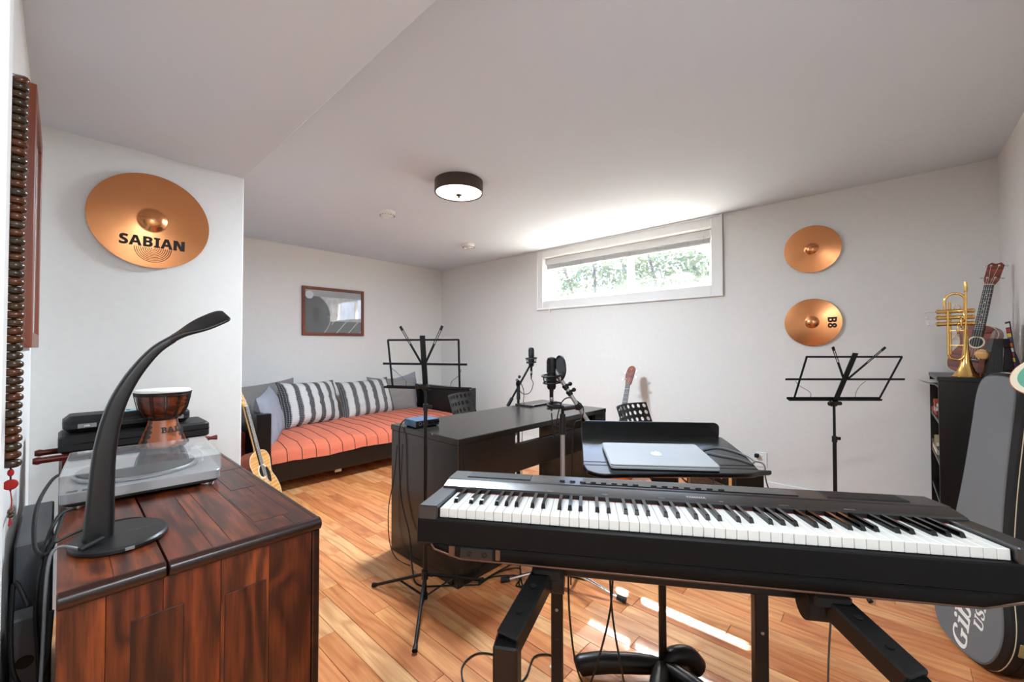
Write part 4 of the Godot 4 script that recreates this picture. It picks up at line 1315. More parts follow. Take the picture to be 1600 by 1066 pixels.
func build_left_wall_things() -> void:
	# bead string hanging on the wall beside the door casing
	var b := thing("bead_string", "long string of dark wooden beads with a red tassel on the left wall", "beads", Vector3(LX + 0.018, 0.803, -1.35))
	M.bead = []
	for c in [Color(0.36, 0.26, 0.16), Color(0.29, 0.23, 0.15), Color(0.44, 0.26, 0.14), Color(0.33, 0.27, 0.19)]:
		M.bead.append(wood_mat(wood_tex(171, Color(0.5, 0.42, 0.38), Color(1, 1, 1), 3.0, 2.0, 0.3, 128, 64), c, 0.25, Vector3(1, 1, 1)))
	var bm := mesh_of(lathe(mb(), [Vector2(0.003, -0.0086), Vector2(0.010, -0.0078), Vector2(0.0138, -0.0048), Vector2(0.0150, 0.0), Vector2(0.0138, 0.0048), Vector2(0.010, 0.0078), Vector2(0.003, 0.0086)], 18, Transform3D(), 9.0))
	var cord := []
	for k in 47:
		var o := obj("bead", bm, M.bead[rng.randi_range(0, 3)], b)
		o.position = Vector3(rng.randf_range(-0.0008, 0.0012), 0.127 + k * 0.0172, rng.randf_range(-0.002, 0.002))
		o.rotation = Vector3(rng.randf_range(-0.05, 0.05), rng.randf() * TAU, rng.randf_range(-0.05, 0.05))
	var lst := obj("bead", bm, M.bead[2], b)
	lst.position = Vector3(0.001, 0.127 + 47 * 0.0172, -0.002)
	lst.rotation = Vector3(0.5, 0, 0.4)
	obj("cord", tube(mb(), [Vector3(0, 0.07, 0), Vector3(0, 0.944, 0)], 0.0016, 6), M.ink, b)
	obj("nail", cyl(mb(), Vector3(-0.018, 0.942, 0), Vector3(0.004, 0.945, 0), 0.0015), M.steel, b)
	obj("knot", ball(mb(), Vector3(0, 0.108, 0), Vector3(0.005, 0.008, 0.005)), M.red, b)
	var md := mb()
	lathe(md, [Vector2(0, -0.003), Vector2(0.008, -0.003), Vector2(0.0095, 0.0), Vector2(0.008, 0.003), Vector2(0.004, 0.0035), Vector2(0, 0.002)], 20, Transform3D(Basis(Vector3.RIGHT, PI / 2), Vector3(0, 0.083, 0)))
	ring(md, Vector3(0, 0.083, 0), 0.0092, 0.002, Basis(Vector3.RIGHT, PI / 2), 22)
	obj("medallion", md, M.red, b)
	var ts := mb()
	for s in [-1.0, 1.0]:
		tube(ts, curve([Vector3(0, 0.07, 0), Vector3(0.002, 0.05, s * 0.004), Vector3(0.001, 0.03, s * 0.006)], 4), 0.001, 5)
		for k in 5:
			tube(ts, [Vector3(0, 0.016, s * 0.006), Vector3(0.002 * sin(k * 2.0), 0.0, s * 0.006 + 0.004 * cos(k * 2.0))], 0.0009, 4)
	obj("tassel", ts, M.red, b)
	for s in [-1.0, 1.0]:
		for k in 2:
			obj("small_bead", ball(mb(), Vector3(0.001, 0.028 - k * 0.008, s * 0.006), Vector3(0.005, 0.0045, 0.005), 10), M.bead[k], b)
	# deep wooden frame, seen along the wall
	var f := thing("picture_frame", "tall reddish wooden picture frame on the left wall, seen edge on", "frame", Vector3(LX, 1.172, -2.55))
	for s in [[Vector3(0.001, 0, 0), Vector3(0.024, 0.83, 0.05)], [Vector3(0.001, 0, 0.53), Vector3(0.024, 0.83, 0.58)], [Vector3(0.001, 0, 0.05), Vector3(0.024, 0.05, 0.53)], [Vector3(0.001, 0.78, 0.05), Vector3(0.024, 0.83, 0.53)]]:
		obj("moulding", bb(mb(), s[0], s[1], 0.002, 1), M.brown_wood, f)
	obj("mount", bb(mb(), Vector3(0.001, 0.05, 0.05), Vector3(0.012, 0.78, 0.53)), M.paper, f)
	obj("picture", bb(mb(), Vector3(0.012, 0.13, 0.12), Vector3(0.0125, 0.70, 0.46)), M.grey_plastic, f)
	obj("pane", bb(mb(), Vector3(0.016, 0.05, 0.05), Vector3(0.018, 0.78, 0.53)), M.glass, f)
	# slim grey box and power strip in the gap beside the chest
	var g := thing("computer_case", "slim grey metal case standing in the gap between chest and wall", "computer", Vector3(-0.041, 0, -1.85))
	M.grey_metal = mat(Color(0.42, 0.43, 0.45), 0.45, 0.2)
	obj("shell", bb(mb(), Vector3(-0.033, 0.01, -0.2), Vector3(0.033, 0.665, 0.2), 0.004), M.grey_metal, g)
	obj("foot", bb(mb(), Vector3(-0.03, 0.0, -0.18), Vector3(0.03, 0.01, 0.18), 0.002), M.black_rubber, g)
	var ps2 := thing("power_strip", "grey power strip upright in the gap beside the chest", "power strip", Vector3(-0.047, 0, -1.5))
	obj("body", bb(mb(), Vector3(-0.022, 0.0, -0.03), Vector3(0.022, 0.55, 0.03), 0.004, 1), M.grey_plastic, ps2)
	for k in 4:
		obj("outlet_socket", lathe(mb(), [Vector2(0.015, 0), Vector2(0.014, 0.002), Vector2(0, 0.001)], 16, Transform3D(Basis(Vector3.RIGHT, PI / 2), Vector3(0, 0.15 + k * 0.1, 0.0295))), M.black, ps2)

# ---------------------------------------------------------------- music stands and microphones
# o: half widths of top / mid / tray, heights, lean, and how far the plate is shifted at each height
func music_stand(label: String, at: Vector3, turn: float, o: Dictionary) -> void:
	var t := thing("music_stand", label, "music stand", at, turn)
	var bm: Material = M.black_metal
	var hub := 0.13
	for k in 3:
		var a: float = deg_to_rad(o.leg + 120.0 * k)
		var d := Vector3(cos(a), 0, sin(a))
		var leg := obj("leg", tube(mb(), [d * 0.012 + Vector3(0, hub, 0), d * o.reach * 0.96 + Vector3(0, 0.012, 0)], 0.0075, 8), bm, t)
		obj("rubber_foot", tube(mb(), [d * (o.reach * 0.93) + Vector3(0, 0.016, 0), d * o.reach + Vector3(0, 0.009, 0)], 0.0105, 10, [0.009, 0.0115]), M.black_rubber, leg)
		obj("brace", bar(mb(), d * 0.012 + Vector3(0, 0.035, 0), d * o.reach * 0.45 + Vector3(0, 0.07, 0), 0.012, 0.003, d.cross(Vector3.UP), 0.001), bm, leg)
	var hb := mb()
	cyl(hb, Vector3(0, hub - 0.018, 0), Vector3(0, hub + 0.022, 0), 0.016)
	cyl(hb, Vector3(0, 0.022, 0), Vector3(0, 0.05, 0), 0.013)
	bx(hb, Vector3(0.024, hub + 0.005, 0), Vector3(0.03, 0.02, 0.008), 0.003)
	obj("hub", hb, M.black_plastic, t)
	obj("lower_tube", cyl(mb(), Vector3(0, 0.03, 0), Vector3(0, o.joint, 0), 0.0085), bm, t)
	obj("upper_tube", cyl(mb(), Vector3(0, o.joint - 0.02, 0), Vector3(0, o.head, 0), 0.006), bm, t)
	var jc := mb()
	cyl(jc, Vector3(0, o.joint - 0.018, 0), Vector3(0, o.joint + 0.012, 0), 0.0115)
	bx(jc, Vector3(0.018, o.joint, 0), Vector3(0.028, 0.016, 0.006), 0.002)
	obj("height_clamp", jc, M.black_plastic, t)
	# the folding desk: local plane leaning about the head
	var desk := Node3D.new()
	desk.name = "desk"
	t.add_child(desk, true)
	desk.position = Vector3(0, o.head, 0)
	desk.basis = Basis(Vector3.RIGHT, deg_to_rad(o.lean))
	var P := func(x: float, y: float, z := 0.0) -> Vector3: return Vector3(x + o.skew * y, y, z)
	var hd := mb()
	bx(hd, Vector3(0, -0.002, -0.004), Vector3(0.035, 0.022, 0.02), 0.004)
	cyl(hd, Vector3(-0.03, 0.012, 0.014), Vector3(0.02, 0.012, 0.014), 0.010)
	ball(hd, Vector3(-0.034, 0.012, 0.014), Vector3(0.012, 0.014, 0.009), 10)
	obj("tilt_clamp", hd, M.black_plastic, desk)
	var w := 0.007
	obj("spine", bar(mb(), P.call(0, 0.0), P.call(0, o.top + 0.02), 0.026, 0.006, Vector3.RIGHT, 0.001), bm, desk)
	obj("top_bar", bar(mb(), P.call(-o.wt, o.top), P.call(o.wt, o.top), 0.009, 0.003, Vector3.UP), bm, desk)
	obj("middle_bar", bar(mb(), P.call(-o.wm, o.mid, 0.003), P.call(o.wm, o.mid, 0.003), 0.010, 0.003, Vector3.UP), bm, desk)
	var tray := mb()
	bx(tray, P.call(0, o.tray, -0.011), Vector3(o.wb * 2.0, 0.003, 0.022), 0.001)
	bx(tray, P.call(0, o.tray + 0.004, -0.022), Vector3(o.wb * 2.0, 0.009, 0.002), 0.0005)
	bx(tray, P.call(0, o.tray + 0.004, 0.0), Vector3(o.wb * 2.0, 0.011, 0.002), 0.0005)
	obj("tray", tray, bm, desk)
	for s in [-1.0, 1.0]:
		obj("side_bar", bar(mb(), P.call(s * o.ws, o.tray, 0.002), P.call(s * o.wt * 0.985, o.top, 0.002), 0.009, 0.003, Vector3.RIGHT), bm, desk)
		var arm := mb()
		var a: Vector3 = P.call(s * 0.008, o.mid, 0.006)
		var b: Vector3 = P.call(s * o.arm, o.top + o.armup, 0.006)
		var m := a.lerp(b, 0.58)
		bar(arm, a, m, 0.010, 0.003, Vector3.RIGHT)
		var sd := (b - a).normalized().cross(Vector3(0, 0, 1)) * 0.004
		bar(arm, m + sd, b + sd, 0.0025, 0.003, Vector3.RIGHT)
		bar(arm, m - sd, b - sd, 0.0025, 0.003, Vector3.RIGHT)
		bar(arm, b - (b - a).normalized() * 0.006, b + (b - a).normalized() * 0.016, 0.012, 0.004, Vector3.RIGHT)
		obj("holder_arm", arm, bm, desk)
		obj("page_wire", tube(mb(), curve([P.call(s * 0.115, o.tray, -0.021), P.call(s * 0.118, o.tray + 0.03, -0.032), P.call(s * 0.155 - 0.01, o.tray + 0.055, -0.055), P.call(s * 0.18 - 0.02, o.tray + 0.085, -0.05)], 4), 0.0012, 5), bm, desk)

func build_stands() -> void:
	music_stand("tall black folding music stand before the corner of the dark desk", Vector3(1.139, 0, -1.58), -63.0,
		{"leg": -50.3, "reach": 0.31, "joint": 0.90, "head": 0.985, "lean": 8.0, "skew": 0.0, "top": 0.225, "mid": 0.114, "tray": -0.004, "wt": 0.180, "wm": 0.212, "wb": 0.218, "ws": 0.170, "arm": 0.098, "armup": 0.05})
	music_stand("black folding music stand standing alone by the window wall below the cymbals", Vector3(2.66, 0, -0.205), -47.6,
		{"leg": 90.0, "reach": 0.2, "joint": 0.71, "head": 0.885, "lean": 22.0, "skew": 0.09, "top": 0.262, "mid": 0.142, "tray": 0.02, "wt": 0.235, "wm": 0.296, "wb": 0.236, "ws": 0.215, "arm": 0.118, "armup": 0.04})
	# chrome microphone stand in front of the desk
	var t := thing("microphone_stand", "chrome boom microphone stand in front of the dark desk", "microphone stand", Vector3(1.675, 0, -1.19))
	for a in [234.0, 74.0, 350.0]:
		var d := Vector3(cos(deg_to_rad(a)), 0, sin(deg_to_rad(a)))
		var leg := obj("leg", tube(mb(), [d * 0.015 + Vector3(0, 0.10, 0), d * 0.285 + Vector3(0, 0.014, 0)], 0.0085, 10), M.chrome, t)
		obj("rubber_foot", tube(mb(), [d * 0.262 + Vector3(0, 0.021, 0), d * 0.305 + Vector3(0, 0.013, 0)], 0.013, 12, [0.012, 0.0135]), M.black_rubber, leg)
	obj("hub", cyl(mb(), Vector3(0, 0.07, 0), Vector3(0, 0.135, 0), 0.019), M.black_rubber, t)
	obj("lower_tube", cyl(mb(), Vector3(0, 0.05, 0), Vector3(0, 0.75, 0), 0.0115), M.silver, t)
	obj("grip", cyl(mb(), Vector3(0, 0.745, 0), Vector3(0, 0.845, 0), 0.0165, 0.0145), M.black_rubber, t)
	obj("upper_tube", cyl(mb(), Vector3(0, 0.84, 0), Vector3(0, 0.88, 0), 0.0085), M.black_metal, t)
	var o := Vector3(1.675, 0, -1.19)
	var b0 := Vector3(1.645, 1.062, -1.216) - o
	var b1 := Vector3(1.83, 0.655, -1.026) - o
	var dir := (b1 - b0).normalized()
	obj("boom", tube(mb(), [b0, b1], 0.0105, 12), M.silver, t)
	obj("counterweight", tube(mb(), [b1 - dir * 0.02, b1 + dir * 0.08], 0.02, 14), M.black_rubber, t)
	var cl := mb()
	var pv := b0 + dir * 0.215
	bx(cl, pv, Vector3(0.03, 0.035, 0.03), 0.006)
	cyl(cl, pv + Vector3(-0.02, 0, 0.02), pv + Vector3(0.03, 0.01, -0.03), 0.013)
	tube(cl, [Vector3(0, 0.87, 0), pv], 0.011, 8)
	for f in [0.10, 0.135]:
		var q: Vector3 = b0 + dir * float(f)
		cyl(cl, q - Vector3(0.02, 0, 0), q + Vector3(0.035, 0.012, 0), 0.007)
		ball(cl, q + Vector3(0.038, 0.013, 0), Vector3(0.012, 0.011, 0.012), 10)
		tube(cl, [q - dir * 0.012, q + dir * 0.012], 0.0135, 12)
	obj("boom_clamp", cl, M.black_rubber, t)
	var gn := mb()                                             # gooseneck of the pop filter wound beside the clutch
	var gp := []
	for k in 40:
		var a := TAU * k / 13.0
		gp.append(Vector3(-0.045 + cos(a) * 0.05, 0.873 + 0.006 * sin(k * 0.4) + k * 0.0006, -0.01 + sin(a) * 0.03))
	tube(gn, gp, 0.005, 7)
	obj("gooseneck", gn, M.black_rubber, t)
	condenser_mic(Vector3(1.636, 1.0, -1.229), "black studio microphone with a pop filter on the chrome stand", 1.0)
	var pf := thing("pop_filter", "round dark mesh pop filter beside the nearer microphone", "pop filter", Vector3(1.668, 1.072, -1.20), 62.0)
	ring(mb(), Vector3.ZERO, 0.06, 0.004)
	obj("hoop", ring(mb(), Vector3.ZERO, 0.06, 0.0042, Basis(Vector3.RIGHT, PI / 2), 32, 7), M.black_plastic, pf)
	M.mesh_dark = mat(Color(0.16, 0.16, 0.17), 0.8)
	for z in [-0.002, 0.002]:
		obj("mesh_disc", lathe(mb(), [Vector2(0, 0), Vector2(0.058, 0)], 32, Transform3D(Basis(Vector3.RIGHT, PI / 2), Vector3(0, 0, z))), M.mesh_dark, pf)
	obj("clip", box(Vector3(0, -0.066, 0), Vector3(0.018, 0.022, 0.014), 0.003), M.black_rubber, pf)
	# black microphone stand behind the desk
	var u := thing("microphone_stand", "black boom microphone stand standing behind the dark desk", "microphone stand", Vector3(2.6, 0, -2.3))
	for a in [80.0, 200.0, 320.0]:
		var d := Vector3(cos(deg_to_rad(a)), 0, sin(deg_to_rad(a)))
		var leg := obj("leg", tube(mb(), [d * 0.015 + Vector3(0, 0.11, 0), d * 0.13 + Vector3(0, 0.014, 0)], 0.008, 8), M.black_metal, u)
		obj("rubber_foot", tube(mb(), [d * 0.122 + Vector3(0, 0.02, 0), d * 0.137 + Vector3(0, 0.012, 0)], 0.012, 10), M.black_rubber, leg)
	obj("hub", cyl(mb(), Vector3(0, 0.08, 0), Vector3(0, 0.14, 0), 0.018), M.black_rubber, u)
	obj("tube", cyl(mb(), Vector3(0, 0.06, 0), Vector3(0, 0.86, 0), 0.011), M.black_metal, u)
	obj("grip", cyl(mb(), Vector3(0, 0.74, 0), Vector3(0, 0.85, 0), 0.0165, 0.0135), M.black_rubber, u)
	var c0 := Vector3(2.542, 0.69, -2.363) - Vector3(2.6, 0, -2.3)
	var c1 := Vector3(2.664, 1.03, -2.222) - Vector3(2.6, 0, -2.3)
	var bd := (c1 - c0).normalized()
	obj("boom", tube(mb(), [c0, c1], 0.0085, 8), M.black_metal, u)
	obj("counterweight", tube(mb(), [c0 - bd * 0.01, c0 + bd * 0.07], 0.015, 10), M.black_rubber, u)
	var cq := mb()
	ball(cq, Vector3(0, 0.875, 0), Vector3(0.022, 0.022, 0.022), 12)
	cyl(cq, Vector3(-0.03, 0.905, 0.01), Vector3(0.03, 0.87, -0.01), 0.012)
	ball(cq, Vector3(-0.01, 0.93, 0.02), Vector3(0.014, 0.014, 0.012), 10)
	obj("boom_clamp", cq, M.black_rubber, u)
	condenser_mic(Vector3(2.668, 1.05, -2.215), "black studio microphone on the black stand behind the desk, left of the nearer one", 1.0)

func condenser_mic(at: Vector3, label: String, s: float) -> void:
	var m := thing("microphone", label, "microphone", at)
	obj("body", lathe(mb(), [Vector2(0.0, -0.035), Vector2(0.018, -0.033), Vector2(0.0225, -0.022), Vector2(0.0225, 0.045), Vector2(0.0205, 0.047)], 24), M.black_metal, m)
	M.grille = mat(Color(0.07, 0.07, 0.072), 0.5, 0.4)
	var gr := mb()
	lathe(gr, [Vector2(0.0215, 0.047), Vector2(0.0235, 0.049), Vector2(0.0235, 0.108), Vector2(0.02, 0.121), Vector2(0.01, 0.126), Vector2(0, 0.127)], 24)
	obj("grille", gr, M.grille, m)
	var ribs := mb()
	for k in 4:
		ring(ribs, Vector3(0, 0.05 + k * 0.018, 0), 0.0237, 0.0012, Basis(), 24, 5)
	for k in 8:
		var a := TAU * k / 8
		cyl(ribs, Vector3(cos(a) * 0.0235, 0.048, sin(a) * 0.0235), Vector3(cos(a) * 0.0235, 0.108, sin(a) * 0.0235), 0.001, -1.0, 5)
	obj("grille_ribs", ribs, M.black_metal, m)
	var sh := mb()
	ring(sh, Vector3(0, 0.035, 0), 0.047, 0.0045, Basis(Vector3.BACK, 0.1), 26, 7)
	ring(sh, Vector3(0, 0.0, 0), 0.040, 0.004, Basis(Vector3.BACK, 0.1), 26, 7)
	ring(sh, Vector3(0, 0.012, 0), 0.025, 0.003, Basis(), 20, 6)
	for k in 8:
		var a := TAU * k / 8
		tube(sh, [Vector3(cos(a) * 0.046, 0.035, sin(a) * 0.046), Vector3(cos(a + 0.4) * 0.025, 0.012, sin(a + 0.4) * 0.025), Vector3(cos(a) * 0.039, 0.0, sin(a) * 0.039)], 0.0016, 5)
	for k in 4:
		var a := TAU * k / 4 + 0.4
		cyl(sh, Vector3(cos(a) * 0.046, 0.037, sin(a) * 0.046), Vector3(cos(a) * 0.040, 0.0, sin(a) * 0.040), 0.003, -1.0, 6)
	obj("shock_mount", sh, M.black_rubber, m)
	obj("connector", lathe(mb(), [Vector2(0, -0.14), Vector2(0.004, -0.14), Vector2(0.006, -0.11), Vector2(0.0095, -0.1), Vector2(0.0095, -0.045), Vector2(0.011, -0.04), Vector2(0.011, -0.03), Vector2(0, -0.03)], 16), M.black_metal, m)
	obj("connector_ring", lathe(mb(), [Vector2(0.0098, -0.092), Vector2(0.0102, -0.09), Vector2(0.0102, -0.074), Vector2(0.0098, -0.072)], 16), M.steel, m)

# ---------------------------------------------------------------- small table with the laptop
func build_table() -> void:
	var tb := Basis(Vector3.UP, deg_to_rad(-53.1))
	var tilt := tb * Basis(Vector3.RIGHT, deg_to_rad(4.0))
	var t := thing("laptop_table", "black curved pedestal table with a raised back lip under the laptop", "table", Vector3(1.5, 0, -0.63), -53.1)
	M.table_top = mat(Color(0.045, 0.046, 0.05), 0.22)
	var top := Node3D.new()
	top.name = "tabletop"
	t.add_child(top, true)
	top.position = Vector3(0, 0.762, 0)
	top.rotation_degrees.x = 4.0
	var xf := Transform3D(Basis(Vector3.RIGHT, PI / 2), Vector3.ZERO)           # outline y becomes z
	# outline in x, z: main board, two narrow boards towards the sitter
	var main := PackedVector2Array([Vector2(-0.266, -0.27), Vector2(-0.258, -0.292), Vector2(-0.24, -0.30), Vector2(0.29, -0.30), Vector2(0.318, -0.292), Vector2(0.33, -0.27), Vector2(0.33, -0.18), Vector2(0.325, -0.08), Vector2(0.316, 0.0), Vector2(0.305, 0.072), Vector2(-0.284, 0.072), Vector2(-0.274, -0.1)])
	obj("board", extr(mb(), main, -0.006, 0.010, xf, 0.002, 0.8), M.table_top, top)
	obj("board", extr(mb(), PackedVector2Array([Vector2(-0.285, 0.076), Vector2(0.304, 0.076), Vector2(0.299, 0.104), Vector2(-0.286, 0.104)]), -0.006, 0.010, xf, 0.002), M.table_top, top)
	var frontb := curve2([Vector2(-0.286, 0.108), Vector2(0.298, 0.108), Vector2(0.286, 0.132), Vector2(0.235, 0.150), Vector2(0.03, 0.164), Vector2(-0.16, 0.182), Vector2(-0.235, 0.19), Vector2(-0.278, 0.158)], 4, false)
	obj("board", extr(mb(), frontb, -0.006, 0.010, xf, 0.003, 0.8), M.table_top, top)
	var lip := mb()
	extr(lip, rrect(-0.262, -0.012, 0.328, 0.062, 0.022, 5), -0.308, -0.296, Transform3D(), 0.003)
	for s in [[-0.262, -1.0]]:
		var pf := PackedVector2Array([Vector2(-0.30, -0.008), Vector2(-0.22, -0.008), Vector2(-0.235, 0.012), Vector2(-0.262, 0.04), Vector2(-0.30, 0.055)])
		extr(lip, pf, s[0] - 0.004, s[0] + 0.004, Transform3D(Basis(Vector3(0, 0, 1), Vector3(0, 1, 0), Vector3(1, 0, 0)), Vector3.ZERO), 0.001)
	obj("back_lip", lip, M.table_top, top)
	var un := mb()
	bx(un, Vector3(0, -0.02, -0.03), Vector3(0.4, 0.025, 0.22), 0.004)
	bx(un, Vector3(0, -0.045, 0.04), Vector3(0.09, 0.04, 0.1), 0.006)
	obj("tilt_bracket", un, M.black_metal, top)
	obj("column", cyl(mb(), Vector3(-0.006, 0.05, 0.055), Vector3(-0.006, 0.62, 0.055), 0.0135), M.black_metal, t)
	obj("upper_column", cyl(mb(), Vector3(-0.006, 0.60, 0.055), Vector3(-0.006, 0.735, 0.055), 0.018), M.steel, t)
	obj("hub", lathe(mb(), [Vector2(0, 0.02), Vector2(0.032, 0.02), Vector2(0.036, 0.035), Vector2(0.03, 0.055), Vector2(0.018, 0.066), Vector2(0.0, 0.066)], 24, Transform3D(Basis(), Vector3(-0.006, 0, 0.055))), M.black_metal, t)
	for l in [[Vector3(-1, 0, 0.06), 0.30, 0.05], [Vector3(1, 0, -0.12), 0.13, 0.075], [Vector3(-0.35, 0, 0.94), 0.22, 0.05], [Vector3(0.62, 0, 0.78), 0.22, 0.05]]:
		var d: Vector3 = (l[0] as Vector3).normalized()
		var r: float = l[1]
		var h: float = l[2]
		var o0 := Vector3(-0.006, 0, 0.055)
		obj("leg", tube(mb(), curve([o0 + d * 0.01 + Vector3(0, 0.045, 0), o0 + d * r * 0.3 + Vector3(0, h, 0), o0 + d * r * 0.7 + Vector3(0, h, 0), o0 + d * r * 0.95 + Vector3(0, 0.04, 0), o0 + d * r + Vector3(0, 0.034, 0)], 5), 0.03, 16, [0.022, 0.026, 0.029, 0.030, 0.031, 0.032, 0.032, 0.033, 0.033, 0.033, 0.034, 0.034, 0.034, 0.034, 0.034, 0.034, 0.033, 0.031, 0.028, 0.022, 0.012]), M.tube_bronze, t)
	# laptop
	var lp := thing("laptop", "closed silver laptop with a white fruit emblem on the lid", "laptop", Vector3.ZERO)
	lp.transform = Transform3D(tilt, Vector3(1.5, 0.762, -0.63) + tilt * Vector3(-0.017, 0.0065, 0.022))
	var lay := Transform3D(Basis(Vector3.RIGHT, -PI / 2), Vector3.ZERO)
	obj("base", extr(mb(), rrect(-0.1795, -0.1235, 0.1795, 0.1235, 0.012), 0.002, 0.0115, lay, 0.0015), M.laptop, lp)
	obj("hinge_gap", extr(mb(), rrect(-0.177, -0.121, 0.177, 0.121, 0.011), 0.0113, 0.0132, lay), M.ink, lp)
	obj("lid", extr(mb(), rrect(-0.1795, -0.1235, 0.1795, 0.1235, 0.012), 0.0130, 0.0185, lay, 0.0015), M.laptop, lp)
	for sx in [-0.15, 0.15]:
		for sz in [-0.1, 0.1]:
			obj("foot", box(Vector3(sx, 0.001, sz), Vector3(0.012, 0.002, 0.012)), M.black_rubber, lp)
	var ap := curve2([Vector2(0.0, 0.0125), Vector2(0.010, 0.0155), Vector2(0.0165, 0.0105), Vector2(0.0125, 0.004), Vector2(0.0125, -0.003), Vector2(0.0175, -0.0085), Vector2(0.0125, -0.0165), Vector2(0.006, -0.019), Vector2(0.0, -0.0175), Vector2(-0.006, -0.019), Vector2(-0.0125, -0.0165), Vector2(-0.0175, -0.006), Vector2(-0.0165, 0.007), Vector2(-0.010, 0.0145)], 4)
	var lg := mb()
	extr(lg, ap, 0.0185, 0.0188, lay)
	extr(lg, curve2([Vector2(0.001, 0.017), Vector2(0.002, 0.023), Vector2(0.0075, 0.026), Vector2(0.007, 0.0205)], 4), 0.0185, 0.0188, lay)
	obj("emblem", lg, M.emblem, lp)

# ---------------------------------------------------------------- wall discs
func cymbal(label: String, at: Vector3, face: Basis, r: float, group := "") -> Node3D:
	var t := thing("cymbal", label, "cymbal", at)
	t.basis = face
	var pr := [Vector2(0.004, 0.030 * r / 0.2), Vector2(0.012 * r / 0.2, 0.0295 * r / 0.2), Vector2(0.028 * r / 0.2, 0.026 * r / 0.2), Vector2(0.040 * r / 0.2, 0.018 * r / 0.2), Vector2(0.047 * r / 0.2, 0.0105 * r / 0.2), Vector2(0.052 * r / 0.2, 0.0092 * r / 0.2)]
	var n := 46
	for i in n:
		var f := float(i + 1) / n
		var rr := lerpf(0.052 * r / 0.2, r, f)
		pr.append(Vector2(rr, lerpf(0.0092 * r / 0.2, -0.006, pow(f, 1.25)) + (0.00016 if i % 2 == 0 else 0.0)))
	pr.append(Vector2(r, -0.0075))
	var bot := [Vector2(r, -0.0075), Vector2(0.05 * r / 0.2, 0.0075 * r / 0.2), Vector2(0.004, 0.026 * r / 0.2)]
	var st := mb()
	lathe(st, pr, 72, Transform3D(), 0.9)
	lathe(st, bot, 48)
	obj("plate", st, M.bronze, t)
	obj("bolt", lathe(mb(), [Vector2(0.0045, 0.028 * r / 0.2), Vector2(0.0045, 0.031 * r / 0.2), Vector2(0.002, 0.0325 * r / 0.2), Vector2(0, 0.0325 * r / 0.2)], 14), M.steel, t)
	return t

